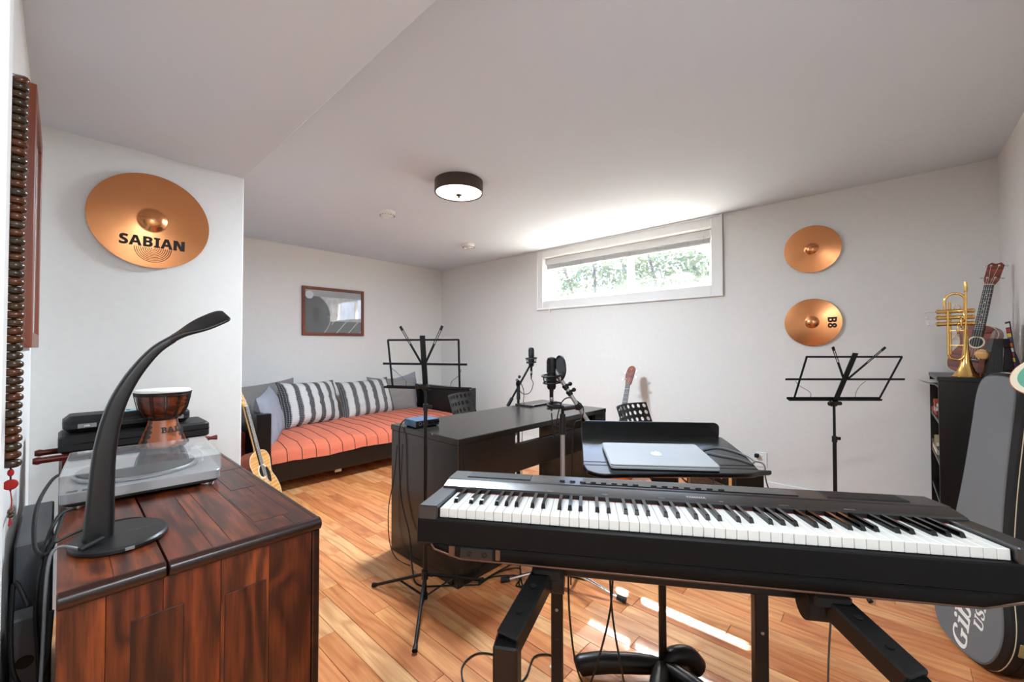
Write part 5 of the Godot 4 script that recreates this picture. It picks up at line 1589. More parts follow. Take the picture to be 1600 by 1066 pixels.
func build_wall_discs() -> void:
	var to_room := Basis(Vector3.BACK, PI / 2)
	# x axis of the lettering runs along +z on the window wall
	cymbal("upper plain bronze cymbal on the window wall", Vector3(WX - 0.026, 1.922, -0.416), Basis(Vector3(0, 0, 1), Vector3(-1, 0, 0), Vector3(0, -1, 0)), 0.178)
	var c := cymbal("lower bronze cymbal on the window wall, marked with dark lettering", Vector3(WX - 0.026, 1.366, -0.418), Basis(Vector3(0, 0, 1), Vector3(-1, 0, 0), Vector3(0, -1, 0)), 0.178)
	var b8 := obj("lettering", letters("B8", 0.052, 0.004, "Droid Sans", true), M.ink, c)
	b8.transform = Transform3D(Basis(Vector3.UP, -PI / 2) * Basis(Vector3.RIGHT, -PI / 2), Vector3(0.118, 0.0032, 0.004))
	var d := cymbal("large bronze cymbal with dark lettering on the wall above the chest", Vector3(0.294, 1.793, -2.652), Basis(Vector3(1, 0, 0), Vector3(0, 0, 1), Vector3(0, -1, 0)), 0.229)
	var nm := obj("lettering", letters("SABIAN", 0.046, 0.005, "Droid Sans", true), M.ink, d)
	nm.transform = Transform3D(Basis(Vector3.RIGHT, -PI / 2 + 0.09) * Basis.from_scale(Vector3(1.05, 1, 1)), Vector3(0.004, 0.0062, 0.108))
	var arcs := mb()
	for k in 9:
		ring(arcs, Vector3(0.004, 0.0066, 0.133), 0.008 + k * 0.0076, 0.0011, Basis(Vector3.RIGHT, 0.085), 24, 4, 0.0, PI)
	obj("printed_arcs", arcs, M.ink, d)
	# framed photograph on the far wall
	var f := thing("framed_photo", "brown framed black and white photograph on the far wall above the day bed", "picture", Vector3(2.225, 1.606, FZ + 0.002))
	f.rotation_degrees.z = 0.5
	var w := 0.376
	var h := 0.285
	for s in [[-w, -h, -w + 0.035, h], [w - 0.035, -h, w, h], [-w + 0.035, h - 0.035, w - 0.035, h], [-w + 0.035, -h, w - 0.035, -h + 0.035]]:
		obj("moulding", bb(mb(), Vector3(s[0], s[1], 0), Vector3(s[2], s[3], 0.022), 0.003, 0 if s[2] - s[0] > 0.1 else 1), M.brown_wood, f)
	var n1 := noise(201, 2.2, 3)
	var photo := picture(192, 144, func(x: float, y: float) -> Color:
		var v := 0.05 + 0.03 * n1.get_noise_2d(x * 3.0, y * 3.0)
		var dd := Vector2((x - 0.02) * 1.33, y - 0.62).length()
		if dd > 0.56:
			v = 0.72 - 0.3 * (y - 0.35) + 0.1 * n1.get_noise_2d(x * 6.0, y * 2.0)
			if y > 0.72:
				v = 0.16 + 0.08 * n1.get_noise_2d(x * 9.0, y * 9.0)
				if absf(fposmod(x * 1.4 + y * 0.9, 0.3) - 0.15) < 0.012 and x > 0.45:
					v = 0.75
		elif absf(dd - 0.55) < 0.012:
			v = 0.6
		if y < 0.16:
			v = 0.62 - 0.5 * maxf(0.0, 0.12 - absf(x - 0.6) * 0.3)
		if Vector2((x - 0.08) * 1.33, y - 0.13).length() < 0.09:
			v = 0.82
		if Vector2((x - 0.26) * 2.2, y - 0.55).length() < 0.1:
			v = 0.06
		return Color(v, v, v * 1.01))
	var pm := mat(Color(1, 1, 1), 0.4)
	pm.albedo_texture = photo
	var q := mb()
	flat(q)
	quad(q, Vector3(-w + 0.03, h - 0.03, 0.008), Vector3(w - 0.03, h - 0.03, 0.008), Vector3(w - 0.03, -h + 0.03, 0.008), Vector3(-w + 0.03, -h + 0.03, 0.008), Vector3(0, 0, 1), [Vector2(0, 0), Vector2(1, 0), Vector2(1, 1), Vector2(0, 1)])
	var back := obj("backing", bb(mb(), Vector3(-w + 0.03, -h + 0.03, 0.002), Vector3(w - 0.03, h - 0.03, 0.007)), M.ink, f)
	obj("photograph", q, pm, back)
	obj("pane", bb(mb(), Vector3(-w + 0.03, -h + 0.03, 0.012), Vector3(w - 0.03, h - 0.03, 0.014)), M.glass, f)
	# wall outlet with a plug
	var ol := thing("wall_outlet", "white wall outlet with a black plug, right of the laptop table", "outlet", Vector3(WX - 0.001, 0.266, -0.767))
	obj("plate", bb(mb(), Vector3(-0.006, -0.06, -0.04), Vector3(0, 0.06, 0.04), 0.003), M.white_plastic, ol)
	for k in 2:
		var r := obj("receptacle", bb(mb(), Vector3(-0.008, 0.006 - k * 0.045, -0.016), Vector3(-0.005, 0.038 - k * 0.045, 0.016), 0.002), M.trim, ol)
		for z in [-0.006, 0.006]:
			obj("slot", bb(mb(), Vector3(-0.0085, 0.016 - k * 0.045, z - 0.001), Vector3(-0.0078, 0.026 - k * 0.045, z + 0.001)), M.ink, r)
	obj("plug", box(Vector3(-0.022, 0.03, -0.03), Vector3(0.035, 0.03, 0.03), 0.005), M.black_rubber, ol)

# ---------------------------------------------------------------- stringed instruments
# outline of a waisted body, y from 0 (bottom) up to "len", half widths lower / waist / upper
func waisted(len_: float, lo: float, wa: float, up: float) -> PackedVector2Array:
	var r := [Vector2(lo * 0.45, 0.008), Vector2(lo * 0.88, 0.09 * len_), Vector2(lo, 0.26 * len_), Vector2(lo * 0.86, 0.44 * len_), Vector2(wa, 0.59 * len_), Vector2(up * 0.93, 0.72 * len_), Vector2(up, 0.84 * len_), Vector2(up * 0.72, 0.96 * len_)]
	var pts := [Vector2(0, 0)]
	pts.append_array(r)
	pts.append(Vector2(0, len_))
	for i in range(r.size() - 1, -1, -1):
		pts.append(Vector2(-r[i].x, r[i].y))
	return curve2(pts, 4)

# o: len, lo, wa, up, depth, neck (scale length past the body), top, back materials, strings
func guitar(called: String, label: String, category: String, xf: Transform3D, o: Dictionary) -> Node3D:
	var g := thing(called, label, category)
	g.transform = xf
	var L: float = o.len
	var D: float = o.depth
	var ol := waisted(L, o.lo, o.wa, o.up)
	obj("body", extr(mb(), ol, -D, -0.003, Transform3D(), 0.003, 0.7), o.back, g)
	obj("soundboard", extr(mb(), waisted(L, o.lo - 0.002, o.wa - 0.002, o.up - 0.002), -0.004, 0.0, Transform3D(), 0.001, 0.7), o.top, g)
	var hy := L * 0.66
	var hr: float = o.hole
	var face := Transform3D(Basis(Vector3.RIGHT, PI / 2), Vector3(0, hy, 0))
	if hr > 0.0:
		obj("sound_hole", lathe(mb(), [Vector2(0, 0.0004), Vector2(hr, 0.0004)], 32, face), M.ink, g)
		obj("rosette", lathe(mb(), [Vector2(hr, 0.0003), Vector2(hr, 0.0008), Vector2(hr * 1.28, 0.0008), Vector2(hr * 1.28, 0.0003)], 32, face), o.binding, g)
	obj("binding", edge_line(ol, 0.0, 0.0022), o.binding, g)
	obj("bridge", extr(mb(), rrect(-o.lo * 0.42, L * 0.27, o.lo * 0.42, L * 0.27 + 0.024, 0.008), 0.0, 0.007, Transform3D(), 0.002), M.fretboard, g)
	obj("saddle", bb(mb(), Vector3(-o.nw * 1.3, L * 0.27 + 0.012, 0.006), Vector3(o.nw * 1.3, L * 0.27 + 0.015, 0.010)), M.cream, g)
	if o.has("guard"):
		obj("pickguard", extr(mb(), curve2([Vector2(hr * 0.95, hy + hr * 0.35), Vector2(hr * 1.5, hy + hr * 0.2), Vector2(hr * 1.9, hy - hr * 0.9), Vector2(hr * 1.6, hy - hr * 2.3), Vector2(hr * 1.0, hy - hr * 1.9), Vector2(hr * 0.5, hy - hr * 1.0)], 4), 0.0004, 0.0014, Transform3D()), o.guard, g)
	var N: float = o.neck
	var nw: float = o.nw
	var y1 := L + N
	obj("neck", loft(mb(), [neck_ring(L - 0.03, nw * 1.12, 0.034), neck_ring(L + 0.03, nw * 1.1, 0.022), neck_ring(y1, nw, 0.018)]), o.wood, g)
	var fb := obj("fretboard", extr(mb(), PackedVector2Array([Vector2(-nw * 1.18, hy + hr + 0.004), Vector2(nw * 1.18, hy + hr + 0.004), Vector2(nw, y1), Vector2(-nw, y1)]), 0.0, 0.006, Transform3D(), 0.001), M.fretboard, g)
	var fr := mb()
	var scale := y1 - L * 0.28
	for k in range(1, o.frets):
		var y := y1 - scale * (1.0 - pow(2.0, -k / 12.0))
		if y > hy + hr + 0.006:
			bx(fr, Vector3(0, y, 0.0065), Vector3(nw * 2.1, 0.0018, 0.0016))
	obj("frets", fr, M.steel, fb)
	var dots := mb()
	for k in [3, 5, 7, 9, 12]:
		var y := y1 - scale * (1.0 - (pow(2.0, -k / 12.0) + pow(2.0, -(k - 1) / 12.0)) * 0.5)
		if y > hy + hr + 0.01:
			cyl(dots, Vector3(0, y, 0.005), Vector3(0, y, 0.0063), 0.003, -1.0, 10)
	obj("fret_dots", dots, M.cream, fb)
	obj("nut", bb(mb(), Vector3(-nw, y1, 0.0), Vector3(nw, y1 + 0.004, 0.0085), 0.001), M.cream, g)
	var hw: float = o.head_w
	var hl: float = o.head_l
	var hx := Transform3D(Basis(Vector3.RIGHT, -0.18), Vector3(0, y1 + 0.003, 0))
	var hs := obj("headstock", extr(mb(), PackedVector2Array([Vector2(-nw, 0), Vector2(nw, 0), Vector2(hw * 0.92, hl * 0.22), Vector2(hw, hl * 0.9), Vector2(hw * 0.6, hl), Vector2(0, hl * 0.94), Vector2(-hw * 0.6, hl), Vector2(-hw, hl * 0.9), Vector2(-hw * 0.92, hl * 0.22)]), -0.012, 0.003, hx, 0.002), o.wood, g)
	var per: int = o.strings / 2
	for s in [-1.0, 1.0]:
		for k in per:
			var y := hl * (0.3 + 0.55 * k / maxf(1.0, per - 1.0))
			var tn := mb()
			cyl(tn, hx * Vector3(s * hw * 0.5, y, 0.002), hx * Vector3(s * hw * 0.5, y, 0.010), 0.003, -1.0, 10)
			lathe(tn, [Vector2(0.006, 0), Vector2(0.005, 0.002), Vector2(0, 0.002)], 12, hx * Transform3D(Basis(Vector3.RIGHT, PI / 2), Vector3(s * hw * 0.5, y, 0.003)))
			cyl(tn, hx * Vector3(s * hw * 0.9, y, -0.006), hx * Vector3(s * (hw + 0.008), y, -0.006), 0.002, -1.0, 6)
			ball(tn, hx * Vector3(s * (hw + 0.012), y, -0.006), Vector3(0.006, 0.005, 0.004), 8)
			obj("tuner", tn, M.chrome, hs)
	var n: int = o.strings
	for k in n:
		var f := (k + 0.5) / n * 2.0 - 1.0
		obj("string", tube(mb(), [Vector3(f * nw * 1.1, L * 0.27 + 0.013, 0.0105), Vector3(f * nw * 0.85, y1 + 0.002, 0.009), hx * Vector3((-1.0 if f < 0 else 1.0) * hw * 0.5, hl * (0.3 + 0.55 * (k if f < 0 else n - 1 - k) / maxf(1.0, per - 1.0)), 0.006)], 0.0007, 4), o.string_mat, g)
	return g

func neck_ring(y: float, w: float, d: float) -> Array:
	var r := []
	for k in 9:
		var a := PI * k / 8.0
		r.append(Vector3(cos(a) * w, y, -sin(a) * d))
	return r

func edge_line(ol: PackedVector2Array, z: float, r: float) -> SurfaceTool:
	var pts := []
	for p in ol:
		pts.append(Vector3(p.x, p.y, z))
	pts.append(pts[0])
	return tube(mb(), pts, r, 5, [], false)

func stance(at: Vector3, turn: float, tilt: float, roll := 0.0) -> Transform3D:
	return Transform3D(Basis(Vector3.UP, deg_to_rad(turn)) * Basis(Vector3.RIGHT, deg_to_rad(tilt)) * Basis(Vector3.BACK, deg_to_rad(roll)), at)

func build_far_things() -> void:
	guitar("acoustic_guitar", "pale spruce topped acoustic guitar leaning against the left arm of the day bed", "guitar", stance(Vector3(1.045, 0.006, -3.28), 46.0, -15.0),
		{"len": 0.44, "lo": 0.165, "wa": 0.105, "up": 0.125, "depth": 0.085, "hole": 0.043, "neck": 0.33, "nw": 0.021, "head_w": 0.032, "head_l": 0.15, "frets": 18, "strings": 6, "top": M.spruce, "back": M.brown_wood, "wood": M.spruce, "guard": M.ink, "binding": M.cream, "string_mat": M.nylon})
	# red-brown box beside the left end of the day bed, mostly hidden by the wall corner
	var tr := thing("wooden_box", "red brown wooden box with a rounded opening, between the wall corner and the day bed", "box", Vector3(0.70, 0, -3.78))
	var frame := mb()
	bb(frame, Vector3(0, 0.0, -0.5), Vector3(0.30, 0.5, -0.03), 0.006)
	obj("body", frame, M.redwood, tr)
	var ft := mb()
	bb(ft, Vector3(0, 0.36, -0.03), Vector3(0.30, 0.5, 0.0), 0.004)
	bb(ft, Vector3(0, 0.0, -0.03), Vector3(0.30, 0.16, 0.0), 0.004)
	bb(ft, Vector3(0, 0.16, -0.03), Vector3(0.05, 0.36, 0.0), 0.004, 1)
	bb(ft, Vector3(0.275, 0.16, -0.03), Vector3(0.30, 0.36, 0.0), 0.004, 1)
	obj("front_frame", ft, M.redwood, tr)
	obj("lining", extr(mb(), rrect(0.045, 0.155, 0.28, 0.365, 0.03), -0.032, -0.02, Transform3D(), 0.002), M.grey_metal, tr)
	obj("trim_strip", bb(mb(), Vector3(0.0, 0.09, -0.001), Vector3(0.30, 0.11, 0.003), 0.001), M.cream, tr)
	# bass by the window wall
	var b := thing("bass_guitar", "brown bass guitar leaning on the window wall behind the swivel chair", "bass guitar")
	b.transform = stance(Vector3(3.22, 0.01, -1.77), -85.0, -24.0, 0.0)
	var ol := curve2([Vector2(0, 0.0), Vector2(0.12, 0.02), Vector2(0.17, 0.11), Vector2(0.145, 0.21), Vector2(0.11, 0.28), Vector2(0.135, 0.36), Vector2(0.12, 0.44), Vector2(0.07, 0.40), Vector2(0.035, 0.36), Vector2(-0.035, 0.36), Vector2(-0.08, 0.44), Vector2(-0.12, 0.49), Vector2(-0.135, 0.40), Vector2(-0.11, 0.29), Vector2(-0.15, 0.2), Vector2(-0.165, 0.10), Vector2(-0.11, 0.015)], 4)
	obj("body", extr(mb(), ol, -0.042, 0.0, Transform3D(), 0.006, 0.7), M.amber_wood, b)
	obj("pickguard", extr(mb(), curve2([Vector2(0.05, 0.34), Vector2(0.11, 0.40), Vector2(0.10, 0.28), Vector2(0.12, 0.16), Vector2(0.04, 0.12), Vector2(-0.03, 0.18), Vector2(-0.04, 0.34)], 4), 0.0005, 0.0025, Transform3D()), M.paper, b)
	for y in [0.13, 0.22]:
		obj("pickup", bb(mb(), Vector3(-0.045, y, 0.001), Vector3(0.045, y + 0.03, 0.011), 0.003), M.black, b)
	obj("bridge", bb(mb(), Vector3(-0.04, 0.05, 0.0), Vector3(0.04, 0.10, 0.012), 0.002), M.chrome, b)
	for k in 2:
		obj("knob", lathe(mb(), [Vector2(0.011, 0), Vector2(0.010, 0.014), Vector2(0, 0.014)], 16, Transform3D(Basis(Vector3.RIGHT, PI / 2), Vector3(0.10, 0.10 + k * 0.05, 0.001))), M.chrome, b)
	obj("neck", loft(mb(), [neck_ring(0.34, 0.03, 0.03), neck_ring(0.42, 0.029, 0.022), neck_ring(0.90, 0.021, 0.019)]), M.amber_wood, b)
	var fb := obj("fretboard", extr(mb(), PackedVector2Array([Vector2(-0.03, 0.30), Vector2(0.03, 0.30), Vector2(0.0205, 0.90), Vector2(-0.0205, 0.90)]), 0.0, 0.006, Transform3D(), 0.001), M.fretboard, b)
	var fr := mb()
	for k in range(1, 20):
		bx(fr, Vector3(0, 0.90 - 0.83 * (1.0 - pow(2.0, -k / 12.0)), 0.0065), Vector3(0.05, 0.0013, 0.0014))
	obj("frets", fr, M.steel, fb)
	var hx := Transform3D(Basis(Vector3.RIGHT, -0.1), Vector3(0, 0.90, 0))
	var hs := obj("headstock", extr(mb(), curve2([Vector2(-0.022, 0.0), Vector2(-0.030, 0.04), Vector2(-0.040, 0.08), Vector2(-0.030, 0.17), Vector2(0.005, 0.195), Vector2(0.038, 0.17), Vector2(0.034, 0.06), Vector2(0.022, 0.0)], 4), -0.016, 0.0, hx, 0.002), M.brown_wood, b)
	for k in 4:
		var s := -1.0 if k % 2 == 0 else 1.0
		var tn := mb()
		var y := 0.05 + k * 0.032
		cyl(tn, hx * Vector3(s * 0.018, y, 0), hx * Vector3(s * 0.018, y, 0.014), 0.005, -1.0, 10)
		cyl(tn, hx * Vector3(s * 0.034, y, -0.008), hx * Vector3(s * 0.052, y, -0.008), 0.003, -1.0, 6)
		bx(tn, hx * Vector3(s * 0.058, y, -0.008), Vector3(0.016, 0.02, 0.004), 0.001)
		obj("tuner", tn, M.chrome, hs)
		obj("string", tube(mb(), [Vector3((k - 1.5) * 0.017, 0.07, 0.013), Vector3((k - 1.5) * 0.010, 0.90, 0.010), hx * Vector3(s * 0.018, y, 0.008)], 0.0007, 4), M.steel, b)
	# guitar amplifier under the laptop table, seen from the piano
	var a := thing("guitar_amplifier", "guitar amplifier with a brown grille and tan side strips under the laptop table", "amplifier", Vector3(3.12, 0.0, -0.95), -122.0)
	a.scale = Vector3(1.0, 0.76, 1.0)
	obj("cabinet", bb(mb(), Vector3(-0.24, 0.012, -0.24), Vector3(0.24, 0.44, 0.0), 0.008), M.case_black, a)
	M.grille_cloth = mat(Color(0.60, 0.50, 0.42), 0.9)
	M.grille_cloth.albedo_texture = picture(64, 64, func(x: float, y: float) -> Color:
		return Color(1, 1, 1) if sin(TAU * (x * 10.0 + y * 10.0)) > -0.2 else Color(0.45, 0.42, 0.40))
	M.grille_cloth.uv1_scale = Vector3(8, 8, 1)
	obj("grille_cloth", bb(mb(), Vector3(-0.19, 0.03, -0.004), Vector3(0.19, 0.32, 0.004), 0.002), M.grille_cloth, a)
	for x in [-0.2, 0.2]:
		obj("side_strip", bb(mb(), Vector3(x - 0.011, 0.02, -0.002), Vector3(x + 0.011, 0.43, 0.008), 0.002, 1), M.spruce, a)
	obj("control_plate", bb(mb(), Vector3(-0.19, 0.34, -0.002), Vector3(0.19, 0.42, 0.004), 0.002), M.black, a)
	for k in 6:
		obj("knob", lathe(mb(), [Vector2(0.011, 0), Vector2(0.009, 0.014), Vector2(0, 0.014)], 16, Transform3D(Basis(Vector3.RIGHT, PI / 2), Vector3(-0.14 + k * 0.055, 0.38, 0.004))), M.chrome, a)
	obj("handle", tube(mb(), curve([Vector3(-0.08, 0.44, -0.12), Vector3(-0.06, 0.462, -0.12), Vector3(0.06, 0.462, -0.12), Vector3(0.08, 0.44, -0.12)], 5), 0.008, 8), M.black_rubber, a)
	for sx in [-0.2, 0.2]:
		for sz in [-0.2, -0.04]:
			obj("foot", cyl(mb(), Vector3(sx, 0.0, sz), Vector3(sx, 0.013, sz), 0.014, 0.016), M.black_rubber, a)

# ---------------------------------------------------------------- bookcase in the right corner
func build_bookcase() -> void:
	var c := thing("bookcase", "black wooden bookcase in the right corner carrying the trumpet and ukulele", "bookcase", Vector3(3.2, 0, 0.2))
	var w: Material = M.black_wood
	var H := 1.015
	obj("side_panel", bb(mb(), Vector3(0, 0, 0), Vector3(0.02, H - 0.022, 0.30), 0.001, 1), w, c)
	obj("side_panel", bb(mb(), Vector3(0.60, 0, 0), Vector3(0.62, H - 0.022, 0.30), 0.001, 1), w, c)
	obj("top_panel", bb(mb(), Vector3(-0.004, H - 0.022, -0.004), Vector3(0.624, H, 0.304), 0.0015), w, c)
	obj("back_panel", bb(mb(), Vector3(0.02, 0.06, 0.292), Vector3(0.60, H - 0.022, 0.298)), w, c)
	for y in [0.06, 0.30, 0.52, 0.75]:
		obj("shelf", bb(mb(), Vector3(0.02, y, 0.004), Vector3(0.60, y + 0.018, 0.292), 0.001), w, c)
	obj("plinth", bb(mb(), Vector3(0.02, 0, 0.02), Vector3(0.60, 0.06, 0.035), 0.001), w, c)
	obj("paper_ledge", bb(mb(), Vector3(0.02, 0.95, 0.004), Vector3(0.60, 0.962, 0.292), 0.001), w, c)
	# books lying on the shelves, spines out
	var cols := [Color(0.62, 0.16, 0.11), Color(0.88, 0.86, 0.80), Color(0.70, 0.30, 0.16), Color(0.86, 0.80, 0.70), Color(0.30, 0.32, 0.36), Color(0.75, 0.66, 0.5)]
	var lab := ["red bound book lying lowest on the upper bookcase shelf", "white book lying in the middle of the upper shelf stack", "rust coloured book lying topmost on the upper shelf", "cream book lying lowest on the middle bookcase shelf", "dark grey book lying in the middle of the middle shelf stack", "tan book lying topmost on the middle bookcase shelf"]
	for k in 6:
		var base := 0.768 if k < 3 else 0.538
		var j := k % 3
		var th: float = [0.03, 0.022, 0.026][j]
		var y: float = base + [0.0, 0.0305, 0.053][j]
		var bk := thing("book", lab[k], "book", Vector3(3.655 - j * 0.01, y, 0.312), rng.randf_range(-4, 4))
		obj("pages", bb(mb(), Vector3(-0.148, 0.003, -0.098), Vector3(0.145, th - 0.003, 0.1)), M.paper, bk)
		var cov := mb()
		bb(cov, Vector3(-0.15, 0, -0.102), Vector3(0.15, 0.0028, 0.103))
		bb(cov, Vector3(-0.15, th - 0.0028, -0.102), Vector3(0.15, th, 0.103))
		bb(cov, Vector3(-0.15, 0.0028, -0.105), Vector3(0.15, th - 0.0028, -0.1))
		obj("cover", cov, mat(cols[k], 0.6), bk)
	var pp := thing("paper_sheets", "loose white sheets sticking out under the bookcase top", "paper", Vector3(3.60, 0.963, 0.27), 8.0)
	for k in 4:
		obj("sheet", sheet(mb(), func(u: float, v: float) -> Vector3: return Vector3(-0.16 + u * 0.3 + k * 0.004, 0.002 + k * 0.003 - 0.02 * pow(1.0 - v, 2.0) * (0.4 if k == 0 else 0.2), -0.10 + v * 0.22 - k * 0.006), 6, 6), M.paper, pp)
	# ukulele, trumpet, metronome and small things on top
	guitar("ukulele", "small reddish brown ukulele leaning in the corner on the bookcase", "ukulele", stance(Vector3(3.44, 1.018, 0.335), -115.5, -4.0, -8.5),
		{"len": 0.285, "lo": 0.102, "wa": 0.067, "up": 0.078, "depth": 0.065, "hole": 0.027, "neck": 0.222, "nw": 0.0185, "head_w": 0.031, "head_l": 0.125, "frets": 16, "strings": 4, "top": M.mahogany, "back": M.mahogany, "wood": M.mahogany, "binding": M.cream, "string_mat": M.nylon})
	trumpet(Vector3(3.29, 1.016, 0.312))
	metronome(Vector3(3.285, 1.016, 0.428))
	var eg := thing("castanet", "small oval wooden castanet between the ukulele and the metronome", "castanet", Vector3(3.265, 1.016, 0.366))
	eg.scale = Vector3(1.0, 1.3, 1.0)
	obj("stand", box(Vector3(0, 0.04, 0), Vector3(0.018, 0.08, 0.018), 0.003, 1), M.brown_wood, eg)
	for s in [-1.0, 1.0]:
		obj("shell", ball(mb(), Vector3(s * 0.007, 0.092, 0), Vector3(0.008, 0.018, 0.028), 14, Basis(Vector3.RIGHT, 0.2)), M.spruce, eg)
	obj("strap", ring(mb(), Vector3(0, 0.092, 0.0), 0.02, 0.0025, Basis(Vector3.BACK, PI / 2), 20, 5), M.cream, eg)
	var rs := thing("striped_card", "colourfully striped card leaning on the near wall behind the metronome", "card", Vector3(3.262, 1.017, 0.478), 180.0)
	rs.rotation_degrees.x = 5.0
	obj("backing", bb(mb(), Vector3(-0.052, 0, -0.004), Vector3(0.052, 0.29, 0.0), 0.001), M.ink, rs)
	var sc := [Color(0.90, 0.88, 0.84), Color(0.90, 0.45, 0.15), Color(0.35, 0.18, 0.45), Color(0.90, 0.80, 0.30), Color(0.75, 0.15, 0.25)]
	for k in 11:
		obj("stripe", bb(mb(), Vector3(-0.048, 0.010 + k * 0.025, -0.0005), Vector3(0.048, 0.030 + k * 0.025, 0.001)), mat(sc[k % 5], 0.5), rs)

func trumpet(at: Vector3) -> void:
	var t := thing("trumpet", "brass trumpet standing on its bell on the bookcase", "trumpet", at, -90.0)
	# x to the right as seen, y up, z towards the camera
	var prof := [Vector2(0.0585, 0.0), Vector2(0.056, 0.001), Vector2(0.047, 0.012), Vector2(0.036, 0.030), Vector2(0.026, 0.055), Vector2(0.0185, 0.09), Vector2(0.0135, 0.14), Vector2(0.0105, 0.20), Vector2(0.0085, 0.28), Vector2(0.0068, 0.40)]
	obj("bell", lathe(mb(), prof, 32, Transform3D(), 9.0), M.brass, t)
	obj("bell_rim", ring(mb(), Vector3(0, 0.002, 0), 0.0585, 0.0022, Basis(), 36, 6), M.brass, t)
	var a := mb()
	var bow := [Vector3(0, 0.40, 0)]
	for k in 13:
		var w := PI * k / 12.0
		bow.append(Vector3(-0.038 + cos(w) * 0.038, 0.415 + sin(w) * 0.038, 0))
	bow.append(Vector3(-0.076, 0.34, 0))
	tube(a, bow, 0.0064, 10)
	obj("bell_bow", a, M.brass, t)
	var s := mb()
	var lo := [Vector3(-0.066, 0.36, 0.012), Vector3(-0.066, 0.13, 0.012)]
	for k in 13:
		var w := PI + PI * k / 12.0
		lo.append(Vector3(-0.036 + cos(w) * 0.03, 0.12 + sin(w) * 0.03, 0.012))
	lo.append(Vector3(-0.006, 0.13, 0.012)); lo.append(Vector3(0.0, 0.30, 0.014)); lo.append(Vector3(0.002, 0.475, 0.014))
	tube(s, lo, 0.0058, 10)
	obj("lead_pipe", s, M.brass, t)
	obj("mouthpiece_receiver", lathe(mb(), [Vector2(0.0062, 0.455), Vector2(0.0078, 0.46), Vector2(0.0078, 0.49), Vector2(0.0062, 0.51), Vector2(0.0062, 0.512)], 16, Transform3D(Basis(), Vector3(0.002, 0, 0.014)), 9.0), M.brass, t)
	obj("tuning_slide", tube(mb(), [Vector3(-0.056, 0.12, -0.012), Vector3(-0.056, 0.41, -0.012)], 0.0055, 10), M.brass, t)
	for k in 3:
		var y := 0.288 + k * 0.034
		var v := Node3D.new()
		v.name = "valve"
		t.add_child(v, true)
		obj("casing", lathe(mb(), [Vector2(0, -0.012), Vector2(0.010, -0.010), Vector2(0.0125, -0.002), Vector2(0.0125, 0.0), Vector2(0.0112, 0.002), Vector2(0.0112, 0.118), Vector2(0.0125, 0.12), Vector2(0.0125, 0.132), Vector2(0.006, 0.136), Vector2(0, 0.136)], 18, Transform3D(Basis(Vector3.BACK, PI / 2), Vector3(0.024, y, 0.004)), 0.9), M.brass, v)
		obj("valve_stem", cyl(mb(), Vector3(-0.112, y, 0.004), Vector3(-0.142 - 0.006 * k, y, 0.004), 0.003), M.chrome, v)
		obj("finger_button", lathe(mb(), [Vector2(0, 0), Vector2(0.0075, 0), Vector2(0.008, 0.003), Vector2(0, 0.004)], 16, Transform3D(Basis(Vector3.BACK, PI / 2), Vector3(-0.142 - 0.006 * k, y, 0.004))), M.cream, v)
		obj("slide_loop", tube(mb(), curve([Vector3(-0.03 + k * 0.012, y, 0.008), Vector3(-0.03 + k * 0.012, y - 0.01, 0.028), Vector3(-0.03 + k * 0.012, y - 0.05, 0.030), Vector3(-0.03 + k * 0.012, y - 0.055, 0.012)], 5), 0.0045, 8), M.brass, v)
	var br := mb()
	ring(br, Vector3(-0.03, 0.375, 0.006), 0.013, 0.002, Basis(Vector3.RIGHT, PI / 2), 18, 6)
	tube(br, curve([Vector3(-0.05, 0.20, 0.012), Vector3(-0.035, 0.225, 0.016), Vector3(-0.02, 0.21, 0.012)], 4), 0.002, 6)
	bar(br, Vector3(-0.07, 0.25, 0.006), Vector3(0.0, 0.25, 0.006), 0.005, 0.005)
	bar(br, Vector3(-0.07, 0.17, 0.006), Vector3(-0.004, 0.17, 0.008), 0.005, 0.005)
	obj("braces", br, M.brass, t)

